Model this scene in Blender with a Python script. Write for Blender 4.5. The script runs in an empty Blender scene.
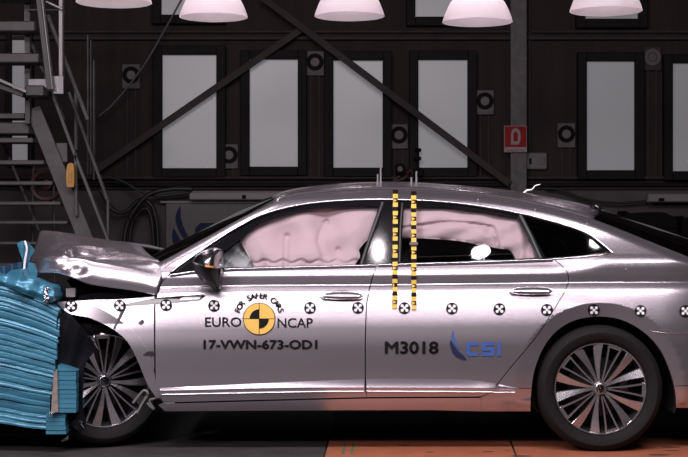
import bpy, math, random
import numpy as np
from mathutils import Vector, Matrix
from mathutils.geometry import delaunay_2d_cdt
random.seed(7); RNG = np.random.default_rng(7)
SC = bpy.context.scene; COL = SC.collection

# ------------------------------------------------------------------ camera, world, lights, exposure
D, F, CX, CY, H = 8.0, 1504.0, 344.0, 228.5, 1.185
cam = bpy.data.objects.new('camera', bpy.data.cameras.new('camera')); COL.objects.link(cam)
cam.location = (0, -D, H); cam.rotation_euler = (math.pi/2, 0, 0)
cam.data.lens = F/688*36; cam.data.sensor_width = 36; cam.data.clip_end = 200
SC.camera = cam
w = bpy.data.worlds.new('world'); SC.world = w; w.use_nodes = True
w.node_tree.nodes['Background'].inputs[0].default_value = (0.60, 0.56, 0.62, 1)
w.node_tree.nodes['Background'].inputs[1].default_value = 0.035
def area(name, loc, target, sx, sy, e, col=(1, .90, .96)):
    l = bpy.data.lights.new(name, 'AREA'); l.shape = 'ELLIPSE' if sx < .5 else 'RECTANGLE'; l.size = sx; l.size_y = sy; l.energy = e; l.color = col
    o = bpy.data.objects.new(name, l); COL.objects.link(o); o.location = loc
    o.rotation_euler = (Vector(target)-Vector(loc)).to_track_quat('-Z', 'Y').to_euler()
area('flood_bank', (-.2, -3.3, 4.6), (0, 0, .7), 6.0, .8, 420)
area('flood_bank', (-.5, -5.4, 3.5), (0, 0, .8), 5.6, .6, 95)
area('flood_head', (-3.4, -5.8, 3.4), (-.6, 0, .9), .7, .5, 130)
area('flood_bank', (-.2, -1.2, 5.3), (0, -.1, .7), 4.5, .5, 18)
area('flood_bank', (-1.8, .6, 5.0), (-1.4, .6, 0), 1.2, .8, 40)
for lx_, lz_, lw_ in ((.28, 5.70, .08), (1.19, 5.685, .18), (2.28, 5.80, .13)): area('flood_spot', (lx_, -3.0, lz_), (lx_*.7, 0, 1), lw_, .08, 2.0)
SC.view_settings.view_transform = 'Standard'; SC.view_settings.look = 'None'
SC.view_settings.gamma = 1; SC.view_settings.use_curve_mapping = False
SC.view_settings.exposure = 0.0

# ------------------------------------------------------------------ helpers
def W(px, py, Y):
    s = (D+Y)/F
    return Vector(((px-CX)*s, Y, H-(py-CY)*s))
def Wn(px, py, Y):
    s = (D+Y)/F
    return np.stack([(px-CX)*s, Y+0*px, H-(py-CY)*s], -1)
def pch(pts):
    x = np.array([p[0] for p in pts], float); y = np.array([p[1] for p in pts], float)
    h = np.diff(x); d = np.diff(y)/h; m = np.zeros(len(x))
    m[0], m[-1] = d[0], d[-1]
    for i in range(1, len(x)-1):
        if d[i-1]*d[i] > 0:
            a, b = 2*h[i]+h[i-1], h[i]+2*h[i-1]; m[i] = (a+b)/(a/d[i-1]+b/d[i])
    def f(q):
        q = np.clip(np.asarray(q, float), x[0], x[-1])
        i = np.clip(np.searchsorted(x, q)-1, 0, len(h)-1); t = (q-x[i])/h[i]
        return ((1+2*t)*(1-t)**2*y[i]+t*(1-t)**2*h[i]*m[i]+t*t*(3-2*t)*y[i+1]+t*t*(t-1)*h[i]*m[i+1])
    return f
def sst(a, b, x):
    t = np.clip((x-a)/(b-a), 0, 1); return t*t*(3-2*t)
def dens(pts, step=3.0, closed=True):
    out = []; n = len(pts)
    for i in range(n if closed else n-1):
        a = np.array(pts[i], float); b = np.array(pts[(i+1) % n], float)
        k = max(1, int(math.ceil(np.linalg.norm(b-a)/step)))
        for j in range(k): out.append(a+(b-a)*j/k)
    if not closed: out.append(np.array(pts[-1], float))
    return np.array(out)
def smo(pts, k=6):          # Catmull-Rom through open list
    p = [np.array(q, float) for q in pts]; p = [2*p[0]-p[1]]+p+[2*p[-1]-p[-2]]; out = []
    for i in range(1, len(p)-2):
        for j in range(k):
            t = j/k
            out.append(.5*((2*p[i])+(p[i+1]-p[i-1])*t+(2*p[i-1]-5*p[i]+4*p[i+1]-p[i+2])*t*t+(-p[i-1]+3*p[i]-3*p[i+1]+p[i+2])*t**3))
    out.append(p[-2]); return [tuple(q) for q in out]
def inpoly(P, poly):
    x, y = P[:, 0], P[:, 1]; r = np.zeros(len(P), bool); n = len(poly)
    for i in range(n):
        x1, y1 = poly[i]; x2, y2 = poly[(i+1) % n]
        if y1 == y2: continue
        c = ((y1 > y) != (y2 > y)) & (x < (x2-x1)*(y-y1)/(y2-y1)+x1); r ^= c
    return r
def sarea(p):
    p = np.array(p); q = np.roll(p, -1, 0); return .5*np.sum(p[:, 0]*q[:, 1]-q[:, 0]*p[:, 1])
def inset_poly(p, d):
    p = np.array(p, float)
    if sarea(p) < 0: p = p[::-1]
    t = np.roll(p, -1, 0)-np.roll(p, 1, 0); L = np.linalg.norm(t, axis=1, keepdims=True)+1e-9; t /= L
    return p+np.stack([-t[:, 1], t[:, 0]], 1)*d
def edist(P, poly):
    d = np.full(len(P), 1e9); n = len(poly)
    for i in range(n):
        a = np.array(poly[i]); b = np.array(poly[(i+1) % n]); ab = b-a
        t = np.clip(((P-a)@ab)/(ab@ab+1e-12), 0, 1)
        d = np.minimum(d, np.linalg.norm(P-(a+t[:, None]*ab), axis=1))
    return d
def new_obj(name, verts, faces, mat, parent=None, smooth=True):
    me = bpy.data.meshes.new(name); me.from_pydata([tuple(v) for v in verts], [], faces); me.update()
    if mat is not None:
        for m in (mat if isinstance(mat, (list, tuple)) else [mat]): me.materials.append(m)
    if smooth: me.polygons.foreach_set('use_smooth', [True]*len(me.polygons))
    o = bpy.data.objects.new(name, me); COL.objects.link(o)
    if parent is not None: o.parent = parent
    return o
def sharp(o, ang=35):
    me = o.data; me.set_sharp_from_angle(angle=math.radians(ang)); return o
def tag(o, label, cat, group=None):
    o['label'] = label; o['category'] = cat
    if group: o['group'] = group
    return o
def thing(name, label, cat, loc=(0, 0, 0), group=None):
    o = bpy.data.objects.new(name, None); COL.objects.link(o); o.location = loc; o.empty_display_size = .1
    return tag(o, label, cat, group)
YC = 0.93
def panel(name, outline, Yf, mat, parent, sx=4, sy=1.5, flange=.02, holes=(), inset=.45, mirror=False, step=3.0):
    """a sheet with thickness: outline on the surface Y(px,py), with its turned-in edge"""
    loops = [dens(inset_poly(outline, inset), step)]+[dens(inset_poly(h, -inset), step) for h in holes]
    allp = np.concatenate(loops); lo, hi = loops[0].min(0), loops[0].max(0)
    gx = np.arange(lo[0]+sx/2, hi[0], sx); gy = np.arange(lo[1]+sy/2, hi[1], sy)
    G = np.stack(np.meshgrid(gx, gy), -1).reshape(-1, 2)
    if len(G):
        G = G[inpoly(G, loops[0])]
        for h in loops[1:]:
            if len(G): G = G[~inpoly(G, h)]
        if len(G):
            for l in loops: G = G[edist(G, l) > .45*min(sx, sy)]
    V = [Vector(p) for p in allp]+[Vector(p) for p in G]
    E = []; k = 0
    for l in loops:
        n = len(l); E += [(k+i, k+(i+1) % n) for i in range(n)]; k += n
    vo, eo, fo, ov, oe, of = delaunay_2d_cdt(V, E, [], 0, 1e-4)
    P = np.array([(v[0], v[1]) for v in vo])
    T = np.array([f for f in fo if len(f) == 3])
    C = P[T].mean(1); keep = inpoly(C, loops[0])
    for h in loops[1:]: keep &= ~inpoly(C, h)
    T = T[keep]
    pts = Wn(P[:, 0], P[:, 1], Yf(P[:, 0], P[:, 1]))
    a = np.cross(P[T[:, 1]]-P[T[:, 0]], P[T[:, 2]]-P[T[:, 0]])
    T[a > 0] = T[a > 0][:, ::-1]
    faces = [tuple(int(i) for i in t) for t in T]; pts = list(pts)
    if flange:
        for li, l in enumerate(loops):
            b = len(pts); n = len(l)
            y = Yf(l[:, 0], l[:, 1]); A = Wn(l[:, 0], l[:, 1], y); B = A.copy(); B[:, 1] += flange
            pts += list(A)+list(B)
            for i in range(n):
                j = (i+1) % n; q = (b+i, b+n+i, b+n+j, b+j)
                faces.append(q[::-1] if li == 0 else q)
    e = .35; x_, y_ = P[:, 0], P[:, 1]
    tx = Wn(x_+e, y_, Yf(x_+e, y_))-Wn(x_-e, y_, Yf(x_-e, y_)); ty = Wn(x_, y_+e, Yf(x_, y_+e))-Wn(x_, y_-e, Yf(x_, y_-e))
    N = np.cross(tx, ty); N /= np.linalg.norm(N, axis=1, keepdims=True)+1e-12; N[N[:, 1] > 0] *= -1
    N = np.concatenate([N, np.zeros((len(pts)-len(N), 3))])
    if mirror:
        pts = [(p[0], 2*YC-p[1], p[2]) for p in pts]; faces = [f[::-1] for f in faces]; N[:, 1] *= -1
    o = new_obj(name, pts, faces, mat, parent)
    o.data.normals_split_custom_set_from_vertices([tuple(n_) for n_ in N])
    return o
def loft(name, rows, mat, parent=None, flip=False, close=False, smooth=True):
    n = len(rows[0]); v = [tuple(p) for r in rows for p in r]; f = []
    for i in range(len(rows)-1):
        for j in range(n if close else n-1):
            k = (j+1) % n; q = (i*n+j, i*n+k, (i+1)*n+k, (i+1)*n+j); f.append(q[::-1] if flip else q)
    return new_obj(name, v, f, mat, parent, smooth)
def tube(name, pts, r, mat, parent=None, n=8):
    P = [Vector(p) for p in pts]; v = []; f = []; m = len(P)
    up = Vector((0, 0, 1)); 
    for i, p in enumerate(P):
        t = (P[min(i+1, m-1)]-P[max(i-1, 0)]).normalized()
        a = t.cross(Vector((.13, .2, .97)) if abs(t.z) < .9 else Vector((1, .1, 0))).normalized(); b = t.cross(a)
        rr = r[i] if isinstance(r, (list, tuple)) else r
        v += [p+(a*math.cos(2*math.pi*k/n)+b*math.sin(2*math.pi*k/n))*rr for k in range(n)]
    for i in range(m-1):
        for k in range(n): f.append((i*n+k, i*n+(k+1) % n, (i+1)*n+(k+1) % n, (i+1)*n+k))
    f += [tuple(range(n))[::-1], tuple((m-1)*n+k for k in range(n))]
    return sharp(new_obj(name, v, f, mat, parent), 50)
def bx_data(a, b, bev=0.0):
    a = Vector(a); b = Vector(b); lo = [min(a[i], b[i]) for i in range(3)]; hi = [max(a[i], b[i]) for i in range(3)]
    if bev <= 0:
        v = [(x, y, z) for z in (lo[2], hi[2]) for y in (lo[1], hi[1]) for x in (lo[0], hi[0])]
        f = [(0, 2, 3, 1), (4, 5, 7, 6), (0, 1, 5, 4), (2, 6, 7, 3), (0, 4, 6, 2), (1, 3, 7, 5)]
        return v, f
    v = []; idx = {}
    bev = min(bev, *(.45*(hi[i]-lo[i]) for i in range(3)))
    for cx in (0, 1):
        for cy in (0, 1):
            for cz in (0, 1):
                c = [(lo, hi)[s][i] for i, s in enumerate((cx, cy, cz))]; s = [1-2*q for q in (cx, cy, cz)]
                for ax in range(3):
                    p = [c[i]+(0 if i == ax else s[i]*bev) for i in range(3)]
                    idx[(cx, cy, cz, ax)] = len(v); v.append(tuple(p))
    f = []; I = lambda c, ax: idx[(*c, ax)]
    ctr = [(lo[i]+hi[i])/2 for i in range(3)]
    for ax in range(3):
        o = [i for i in range(3) if i != ax]
        for s in (0, 1):
            q = []
            for u, w_ in ((0, 0), (1, 0), (1, 1), (0, 1)):
                c = [0, 0, 0]; c[ax] = s; c[o[0]] = u; c[o[1]] = w_; q.append(I(c, ax))
            f.append(tuple(q))
        for u in (0, 1):
            for w_ in (0, 1):
                c0 = [0, 0, 0]; c0[o[0]] = u; c0[o[1]] = w_; c1 = list(c0); c1[ax] = 1
                f.append((I(c0, o[0]), I(c0, o[1]), I(c1, o[1]), I(c1, o[0])))
    for cx in (0, 1):
        for cy in (0, 1):
            for cz in (0, 1): f.append(tuple(I((cx, cy, cz), a_) for a_ in range(3)))
    g = []
    for q in f:
        P = [Vector(v[i]) for i in q]; n = (P[1]-P[0]).cross(P[2]-P[0]); c = sum(P, Vector())/len(P)-Vector(ctr)
        g.append(q if n.dot(c) > 0 else q[::-1])
    return v, g
def box(name, a, b, mat, parent=None, bev=.0):
    v, f = bx_data(a, b, bev); return new_obj(name, v, f, mat, parent, smooth=False)
def beam(name, p, q, wid, thk, mat, parent=None, bev=.004):
    p = Vector(p); q = Vector(q); d = q-p; L = d.length
    v, f = bx_data((0, -thk/2, -wid/2), (L, thk/2, wid/2), bev)
    x = d.normalized(); y = Vector((0, 1, 0)); z = x.cross(y).normalized(); y = z.cross(x)
    M = Matrix((x, y, z)).transposed()
    return new_obj(name, [p+M@Vector(u) for u in v], f, mat, parent, smooth=False)
def prism(name, poly, Y0, Y1, mat, parent=None):    # outline in px at depth Y0, extruded straight back to Y1
    if sarea(poly) < 0: poly = poly[::-1]
    A = [W(x, y, Y0) for x, y in poly]; B = [Vector((p.x, Y1, p.z)) for p in A]; n = len(A)
    f = [tuple(range(n)), tuple(range(2*n-1, n-1, -1))]+[(i, n+i, n+(i+1) % n, (i+1) % n) for i in range(n)]
    return new_obj(name, A+B, f, mat, parent, smooth=False)
def lathe(name, prof, mat, parent=None, n=48, axis='z', center=(0, 0, 0)):
    v = []; c = Vector(center)
    for k in range(n):
        a = 2*math.pi*k/n
        for r, h in prof:
            v.append(c+(Vector((r*math.cos(a), r*math.sin(a), h)) if axis == 'z' else Vector((r*math.cos(a), h, r*math.sin(a)))))
    m = len(prof); f = []
    for k in range(n):
        for i in range(m-1):
            q = (k*m+i, ((k+1) % n)*m+i, ((k+1) % n)*m+i+1, k*m+i+1); f.append(q)
    return sharp(new_obj(name, v, f, mat, parent), 40)
# ---- materials
def mat(name, col, rough=.5, metal=0.0, var=.12, vs=8.0, bump=0.0, bs=60.0, coat=0.0, coatr=.05, emit=None, es=0.0, spec=.5, trans=0.0, rvar=0.0, col2=None, stretch=(1, 1, 1)):
    m = bpy.data.materials.new(name); m.use_nodes = True; nt = m.node_tree; b = nt.nodes['Principled BSDF']
    tc = nt.nodes.new('ShaderNodeTexCoord'); mp = nt.nodes.new('ShaderNodeMapping'); mp.inputs['Scale'].default_value = stretch
    nt.links.new(tc.outputs['Object'], mp.inputs[0])
    nz = nt.nodes.new('ShaderNodeTexNoise'); nz.inputs['Scale'].default_value = vs; nz.inputs['Detail'].default_value = 5
    nt.links.new(mp.outputs[0], nz.inputs['Vector'])
    rp = nt.nodes.new('ShaderNodeValToRGB'); rp.color_ramp.elements[0].position = .3; rp.color_ramp.elements[1].position = .7
    c2 = col2 or [min(1, c*(1+var)) for c in col]; c1 = [c*(1-var) for c in col] if not col2 else col
    rp.color_ramp.elements[0].color = (*c1, 1); rp.color_ramp.elements[1].color = (*c2, 1)
    nt.links.new(nz.outputs['Fac'], rp.inputs[0]); nt.links.new(rp.outputs[0], b.inputs['Base Color'])
    b.inputs['Roughness'].default_value = rough; b.inputs['Metallic'].default_value = metal
    b.inputs['Coat Weight'].default_value = coat; b.inputs['Coat Roughness'].default_value = coatr
    b.inputs['Specular IOR Level'].default_value = spec
    if rvar:
        mr = nt.nodes.new('ShaderNodeMapRange'); mr.inputs['To Min'].default_value = max(0, rough-rvar); mr.inputs['To Max'].default_value = rough+rvar
        nt.links.new(nz.outputs['Fac'], mr.inputs[0]); nt.links.new(mr.outputs[0], b.inputs['Roughness'])
    if bump:
        n2 = nt.nodes.new('ShaderNodeTexNoise'); n2.inputs['Scale'].default_value = bs; n2.inputs['Detail'].default_value = 4
        nt.links.new(mp.outputs[0], n2.inputs['Vector'])
        bp = nt.nodes.new('ShaderNodeBump'); bp.inputs['Strength'].default_value = bump; bp.inputs['Distance'].default_value = .01
        nt.links.new(n2.outputs['Fac'], bp.inputs['Height']); nt.links.new(bp.outputs[0], b.inputs['Normal'])
    if emit: b.inputs['Emission Color'].default_value = (*emit, 1); b.inputs['Emission Strength'].default_value = es
    return m
def glass_mat(name, tint, ior=1.5, rough=.02):
    m = bpy.data.materials.new(name); m.use_nodes = True; nt = m.node_tree; nt.nodes.clear()
    o = nt.nodes.new('ShaderNodeOutputMaterial'); mx = nt.nodes.new('ShaderNodeMixShader'); t = nt.nodes.new('ShaderNodeBsdfTransparent')
    g = nt.nodes.new('ShaderNodeBsdfGlossy'); fr = nt.nodes.new('ShaderNodeFresnel'); fr.inputs[0].default_value = ior
    t.inputs[0].default_value = (*tint, 1); g.inputs['Roughness'].default_value = rough
    nt.links.new(fr.outputs[0], mx.inputs[0]); nt.links.new(t.outputs[0], mx.inputs[1]); nt.links.new(g.outputs[0], mx.inputs[2]); nt.links.new(mx.outputs[0], o.inputs[0])
    return m
M = {}
M['paint'] = mat('silver_paint', (.50, .455, .492), .27, .92, .02, 3, coat=.35, coatr=.10)
M['black'] = mat('black_plastic', (.008, .0075, .008), .45, 0, .3, 20)
M['gloss'] = mat('gloss_black', (.005, .005, .006), .06, 0, .2, 10, coat=.6)
M['satin'] = mat('satin_black_trim', (.016, .015, .0165), .5, 0, .2, 30)
M['frameblk'] = mat('window_frame_satin', (.010, .0095, .010), .42, 0, .2, 10)
M['darkchrome'] = mat('dark_chrome', (.42, .40, .41), .2, 1, .05, 5)
M['chrome'] = mat('chrome', (.78, .76, .78), .12, 1, .03, 5)
M['airbag'] = mat('airbag_fabric', (.50, .385, .395), .75, 0, .04, 10, bump=.15, bs=25)
M['offwhite'] = mat('airbag_offwhite', (.36, .38, .37), .8, 0, .15, 12)
M['cabin'] = mat('cabin_dark', (.012, .011, .012), .8, 0, .4, 6)
M['seat'] = mat('seat_cloth', (.03, .028, .03), .85, 0, .3, 30)
M['glass'] = glass_mat('clear_window_glass', (.86, .86, .88))
M['tint'] = glass_mat('tinted_window_glass', (.10, .10, .11))
M['screen'] = glass_mat('windscreen_glass', (.55, .62, .60))
M['rubber'] = mat('tyre_rubber', (.0065, .0055, .0057), .8, 0, .25, 40, spec=.25, bump=.12, bs=80)
M['alloy'] = mat('machined_alloy', (.46, .44, .46), .24, .9, .06, 30)
M['alloydark'] = mat('dark_alloy', (.03, .028, .03), .35, .5, .2, 20)
M['disc'] = mat('brake_disc', (.07, .065, .065), .4, .8, .2, 40)
M['blk'] = mat('decal_black', (.004, .0035, .004), .7, 0, .05, spec=.12)
M['wht'] = mat('decal_white', (.72, .70, .72), .5, 0, .05)
M['yel'] = mat('decal_yellow', (.62, .38, .085), .6, 0, .06, 40, spec=.15)
M['tapey'] = mat('tape_yellow', (.62, .40, .08), .6, 0, .08, 60, spec=.2)
M['blu'] = mat('decal_blue', (.042, .085, .26), .6, 0, .05, spec=.12)
M['navy'] = mat('decal_navy', (.012, .017, .052), .6, 0, .05, spec=.12)
M['orange'] = mat('indicator_lens', (.75, .28, .04), .15, 0, .05, coat=.6)
M['barrier'] = mat('barrier_blue', (.040, .165, .25), .34, .25, .22, 5, bump=.12, bs=14, col2=(.058, .21, .305), stretch=(1, 1, 8))
M['barrierd'] = mat('barrier_inner', (.012, .05, .10), .6, .1, .3, 12)
M['foil'] = mat('torn_foil', (.6, .6, .62), .22, 1, .3, 40, bump=.9, bs=90)
M['card'] = mat('barrier_edge_brown', (.20, .16, .14), .7, 0, .3, 30)
M['debris'] = mat('dark_debris', (.0045, .0045, .0065), .7, .0, .5, 14, spec=.08, bump=.3, bs=40)
M['greysteel'] = mat('grey_steel', (.20, .19, .19), .45, .6, .2, 16)
M['stair'] = mat('stair_steel', (.066, .061, .059), .5, .3, .25, 9, rvar=.1)
M['stairlt'] = mat('galvanised_steel', (.21, .20, .205), .4, .45, .15, 14)
M['wall'] = mat('wall_dark', (.029, .0215, .021), .85, 0, .16, 1.2, spec=.15, bump=.2, bs=8, stretch=(8, 1, .35))
M['walllow'] = mat('wall_lower_concrete', (.060, .051, .050), .8, 0, .2, 2.5, bump=.1, bs=20)
M['frame'] = mat('window_frame_black', (.008, .006, .0065), .7, 0, .2, 6, spec=.15)
M['beam'] = mat('wall_beam_brown', (.036, .0275, .027), .7, .0, .2, 5, spec=.2)
M['column'] = mat('column_flaked_grey', (.060, .052, .050), .65, 0, .4, 12, col2=(.10, .09, .088), bump=.3, bs=30)
M['plate'] = mat('target_plate_grey', (.085, .073, .072), .7, 0, .12, 10)
M['ring'] = mat('target_ring_black', (.004, .0035, .0035), .7, 0, .2, spec=.1)
M['dot'] = mat('target_dot_grey', (.12, .105, .105), .7, 0, .1)
M['pane'] = mat('frosted_pane', (.17, .17, .18), .35, 0, .06, 1.2, emit=(.62, .62, .645), es=.175)
M['lampin'] = mat('lamp_reflector_inside', (.90, .82, .86), .5, 0, .04, 6)
M['lampout'] = mat('lamp_shade_translucent', (.50, .46, .465), .45, 0, .06, 6)
nt_ = M['lampout'].node_tree; tl_ = nt_.nodes.new('ShaderNodeBsdfTranslucent'); tl_.inputs[0].default_value = (.95, .84, .89, 1); ms_ = nt_.nodes.new('ShaderNodeMixShader'); ms_.inputs[0].default_value = .38
nt_.links.new(nt_.nodes['Principled BSDF'].outputs[0], ms_.inputs[1]); nt_.links.new(tl_.outputs[0], ms_.inputs[2]); nt_.links.new(ms_.outputs[0], nt_.nodes['Material Output'].inputs[0])
M['bulb'] = mat('lamp_bulb', (1, .9, .95), .5, 0, .02, emit=(1, .86, .93), es=30)
M['red'] = mat('sign_red', (.23, .016, .018), .7, 0, .08, 20, spec=.1)
M['signw'] = mat('sign_white', (.27, .23, .225), .7, 0, .08, 20, spec=.1)
M['boxgrey'] = mat('electric_box_grey', (.085, .075, .072), .5, 0, .1, 10)
M['boxyel'] = mat('box_yellow', (.42, .20, .030), .5, 0, .15, 14)
M['banner'] = mat('banner_white', (.105, .095, .095), .65, 0, .06, 3)
M['tray'] = mat('trunking_white', (.175, .16, .158), .5, 0, .08, 5)
M['cable'] = mat('cable_black', (.010, .0095, .010), .5, 0, .2, 20)
M['redd'] = mat('hose_dark_red', (.06, .015, .015), .5, 0, .2, 20)
M['floor'] = mat('floor_dark', (.020, .0175, .0175), .7, 0, .4, 5, bump=.5, bs=30, col2=(.042, .037, .037))
M['ofloor'] = mat('orange_floor', (.255, .080, .038), .6, 0, .25, 7, bump=.15, bs=25, col2=(.325, .105, .052))
M['trench'] = mat('trench_black', (.004, .0036, .0038), .8, 0, .4, 9)
M['green'] = mat('floor_green_mark', (.045, .12, .06), .7, 0, .3, 30)
M['scuff'] = mat('floor_scuff', (.05, .025, .02), .7, 0, .3, 30)

# ------------------------------------------------------------------ the hall
YW = 8.7
def w8(px, py, dy=0.0): return W(px, py, YW+dy)
def struct(o): o['kind'] = 'structure'; return o
fl = struct(box('floor', (-9, -7.9, -.2), (9, 9.2, -.012), M['floor']))
wl = struct(box('wall_back', (-9, YW, -.012), (9, YW+.3, 7.2), M['wall']))
p0, p1 = w8(-300, 190), w8(990, 190)
struct(box('wall_lower', (-8.9, YW-.06, -.011), (8.9, YW, p0.z), M['walllow']))
# long horizontal members of the wall
def hmember(name, y0, y1, dep, m): return struct(box(name, (-8.9, YW-dep, w8(0, y1).z), (8.9, YW-.001, w8(0, y0).z), M[m], bev=.01))
hmember('trim_1', 30.5, 33.5, .05, 'beam'); hmember('trim_2', 36.5, 40.5, .07, 'beam')
hmember('trim_3', 176.5, 179.5, .09, 'beam'); hmember('trim_4', 183, 187, .13, 'frame'); hmember('trim_5', 187.5, 190, .10, 'beam')
# windows: deep dark frame, frosted pane
def window(n, x0, x1, y0, y1, fr=8, fb=9):
    o = struct(thing('window_%d' % n, '', ''));
    for k in ('label', 'category'): del o[k]
    o.location = w8((x0+x1)/2, y1+fb, -.08)
    def pt(name, a, b, d0, d1, m):
        A = w8(*a, 0); B = w8(*b, 0)
        q = box(name, (A.x, YW+d0, A.z), (B.x, YW+d1, B.z), M[m], bev=.006 if m == 'frame' else 0); q.parent = o
        q.matrix_parent_inverse = Matrix.Translation(-o.location); return q
    pt('pane', (x0-.5, y0-.5), (x1+.5, y1+.5), -.03, -.002, 'pane')
    pt('frame_jamb', (x0-fr, y0-fr), (x0, y1+fb), -.11, -.001, 'frame'); pt('frame_jamb', (x1, y0-fr), (x1+fr, y1+fb), -.11, -.001, 'frame')
    pt('frame_head', (x0, y0-fr), (x1, y0), -.11, -.001, 'frame'); pt('frame_sill', (x0, y1), (x1, y1+fb), -.12, -.001, 'frame')
    return o
wins = [(163, 217, 55.5, 168.5), (250, 298, 60, 167), (333.5, 382.5, 61, 168), (418, 467, 60.5, 168), (585.5, 633.5, 62, 170.5), (671, 719, 64, 171.5),
        (162, 217, -95, 16), (415, 467, -92, 18), (584, 637, -92, 20), (13, 29.5, 36, 161), (-75, -24, 55, 168), (755, 803, 64, 171.5)]
for i, q in enumerate(wins): window(i+1, *q, fr=(5 if i == 9 else 9), fb=9 if i not in (9,) else 5)
# steel column and diagonal braces
col = thing('steel_column', 'flaky grey steel column on the dark wall carrying the red sign', 'column', w8(516.5, 333, -.15))
def under(o, parent):
    o.parent = parent; o.matrix_parent_inverse = Matrix.Translation(-parent.location); return o
under(box('flange', Vector((w8(508.5, 0).x, YW-.20, 0)), Vector((w8(524.5, 0).x, YW-.18, 6)), M['column'], bev=.004), col)
under(box('web', Vector((w8(515, 0).x, YW-.18, 0)), Vector((w8(518, 0).x, YW-.03, 6)), M['column']), col)
under(box('conduit', Vector((w8(528, 0).x, YW-.05, 1.9)), Vector((w8(530, 0).x, YW-.02, 6)), M['beam']), col)
for a, b, lab in (((92, 173), (303, 28), 'brown steel brace rising rightwards across the window beside the stairs'),
                  ((262, -3), (510, 184), 'brown steel brace running down to the foot of the grey column')):
    bd = -.18 if a[0] < 200 else -.245
    o = thing('diagonal_brace', lab, 'brace', w8(*a, bd+.02), 'crossing braces on the back wall')
    under(beam('angle_leg', w8(*a, bd), w8(*b, bd), .076, .012, M['beam']), o)
    d = Vector((0, .03, -.042)); under(beam('angle_return', w8(*a, bd+.025)+Vector((0, 0, -.04)), w8(*b, bd+.025)+Vector((0, 0, -.04)), .010, .04, M['beam'], bev=.002), o)
# ring target plates
def ring_target(px, py, lab, faint=False):
    o = thing('ring_target', lab, 'target plate', w8(px, py+13, -.05), 'ring targets on the back wall')
    c = w8(px, py, -.05)
    pl = under(box('plate', c+Vector((-.098, 0, -.15)), c+Vector((.098, .02, .12)), M['plate'] if not faint else M['beam'], bev=.004), o)
    under(lathe('ring', [(.050, -.001), (.052, -.007), (.094, -.007), (.096, -.001)], M['ring'] if not faint else M['plate'], None, 32, 'y', c), o)
    under(lathe('centre_dot', [(.0005, -.004), (.044, -.004), (.045, -.001)], M['dot'] if not faint else M['plate'], None, 24, 'y', c), o)
    for s in (-1, 1):
        under(beam('conduit', c+Vector((s*.045, .03, -.15)), Vector((c.x+s*.045, c.y+.03, w8(0, 177).z)), .018, .018, M['beam'], bev=.003), o)
for px, py, lab in ((131, 75, 'grey plate with black ring on bare wall between stairs and first window'), (229, 155, 'low grey plate with black ring between the two windows crossed by rising brace'),
                    (315, 62, 'high grey plate with black ring under the crossing of the braces'), (399, 135, 'grey ring plate between windows above the taped door pillar of the car'),
                    (485, 101, 'grey ring plate between a window and the flaky column'), (566.5, 134, 'grey ring plate between the electric box and a window')):
    ring_target(px, py, lab)
ring_target(652.5, 57, 'faint brown ring plate high between the last two windows', True)
# fire sign, electric box, trunking, small camera gear on the ledge
c = w8(515.5, 139, -.24)
sg = thing('fire_sign', 'red fire hydrant sign with white pictogram mounted on the flaky column', 'sign', w8(515.5, 151, -.24))
under(box('sign_plate', c+Vector((-.125, 0, -.145)), c+Vector((.125, .012, .145)), M['signw'], bev=.003), sg)
under(box('red_field', c+Vector((-.118, -.003, -.088)), c+Vector((.118, .001, .138)), M['red']), sg)
def disc_poly(px, py, pts, Y, th, m, par, name):
    return under(prism(name, [(px+x, py+y) for x, y in pts], Y-th, Y, m), par)
hyd = [(-4.5, 8), (-4.5, -3), (-3, -7), (0, -8.5), (3.5, -7), (5, -3), (5, 3), (3.5, 8)]
disc_poly(515.5, 136.5, hyd, YW-.2435, .002, M['signw'], sg, 'hydrant_symbol')
disc_poly(515.5, 136.5, [(-2, 5), (-2, -3), (0, -5.5), (2.4, -3), (2.4, 5)], YW-.2455, .001, M['red'], sg, 'hydrant_symbol_core')
def text_geo(body, bold=0.0, res=3):
    cu = bpy.data.curves.new('t', 'FONT'); cu.body = body; cu.offset = bold; cu.resolution_u = res; cu.fill_mode = 'FRONT'
    o = bpy.data.objects.new('t', cu); COL.objects.link(o); dg = bpy.context.evaluated_depsgraph_get()
    me = bpy.data.meshes.new_from_object(o.evaluated_get(dg)); V = np.array([v.co[:2] for v in me.vertices]); Fc = [tuple(p.vertices) for p in me.polygons]
    bpy.data.objects.remove(o); bpy.data.curves.remove(cu); bpy.data.meshes.remove(me); return V, Fc
def fit_text(body, x0, x1, ytop, ybot, bold=0.0):
    V, Fc = text_geo(body, bold); lo, hi = V.min(0), V.max(0)
    return np.stack([x0+(V[:, 0]-lo[0])/(hi[0]-lo[0])*(x1-x0), ybot-(V[:, 1]-lo[1])/(hi[1]-lo[1])*(ybot-ytop)], 1), Fc
V, Fc = fit_text('IDRANTE', 506.5, 524.5, 149.5, 151.6)
under(new_obj('sign_text', Wn(V[:, 0], V[:, 1], np.full(len(V), YW-.2425)), Fc, M['red'], None, False), sg)
c = w8(536, 161, -.06)
eb = thing('electric_box', 'grey twin switch box on the wall beside the column', 'switch box', c)
under(box('housing', c+Vector((-.125, 0, -.095)), c+Vector((.125, .06, .095)), M['boxgrey'], bev=.012), eb)
under(box('cover', c+Vector((.02, -.008, -.04)), c+Vector((.095, 0, .04)), M['dot'], bev=.006), eb)
under(box('switch', c+Vector((-.075, -.012, -.035)), c+Vector((-.05, 0, .03)), M['ring'], bev=.004), eb)
tr = thing('cable_trunking', 'pale trunking box above the white banner behind the windscreen', 'trunking', w8(262, 200, -.3))
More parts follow.
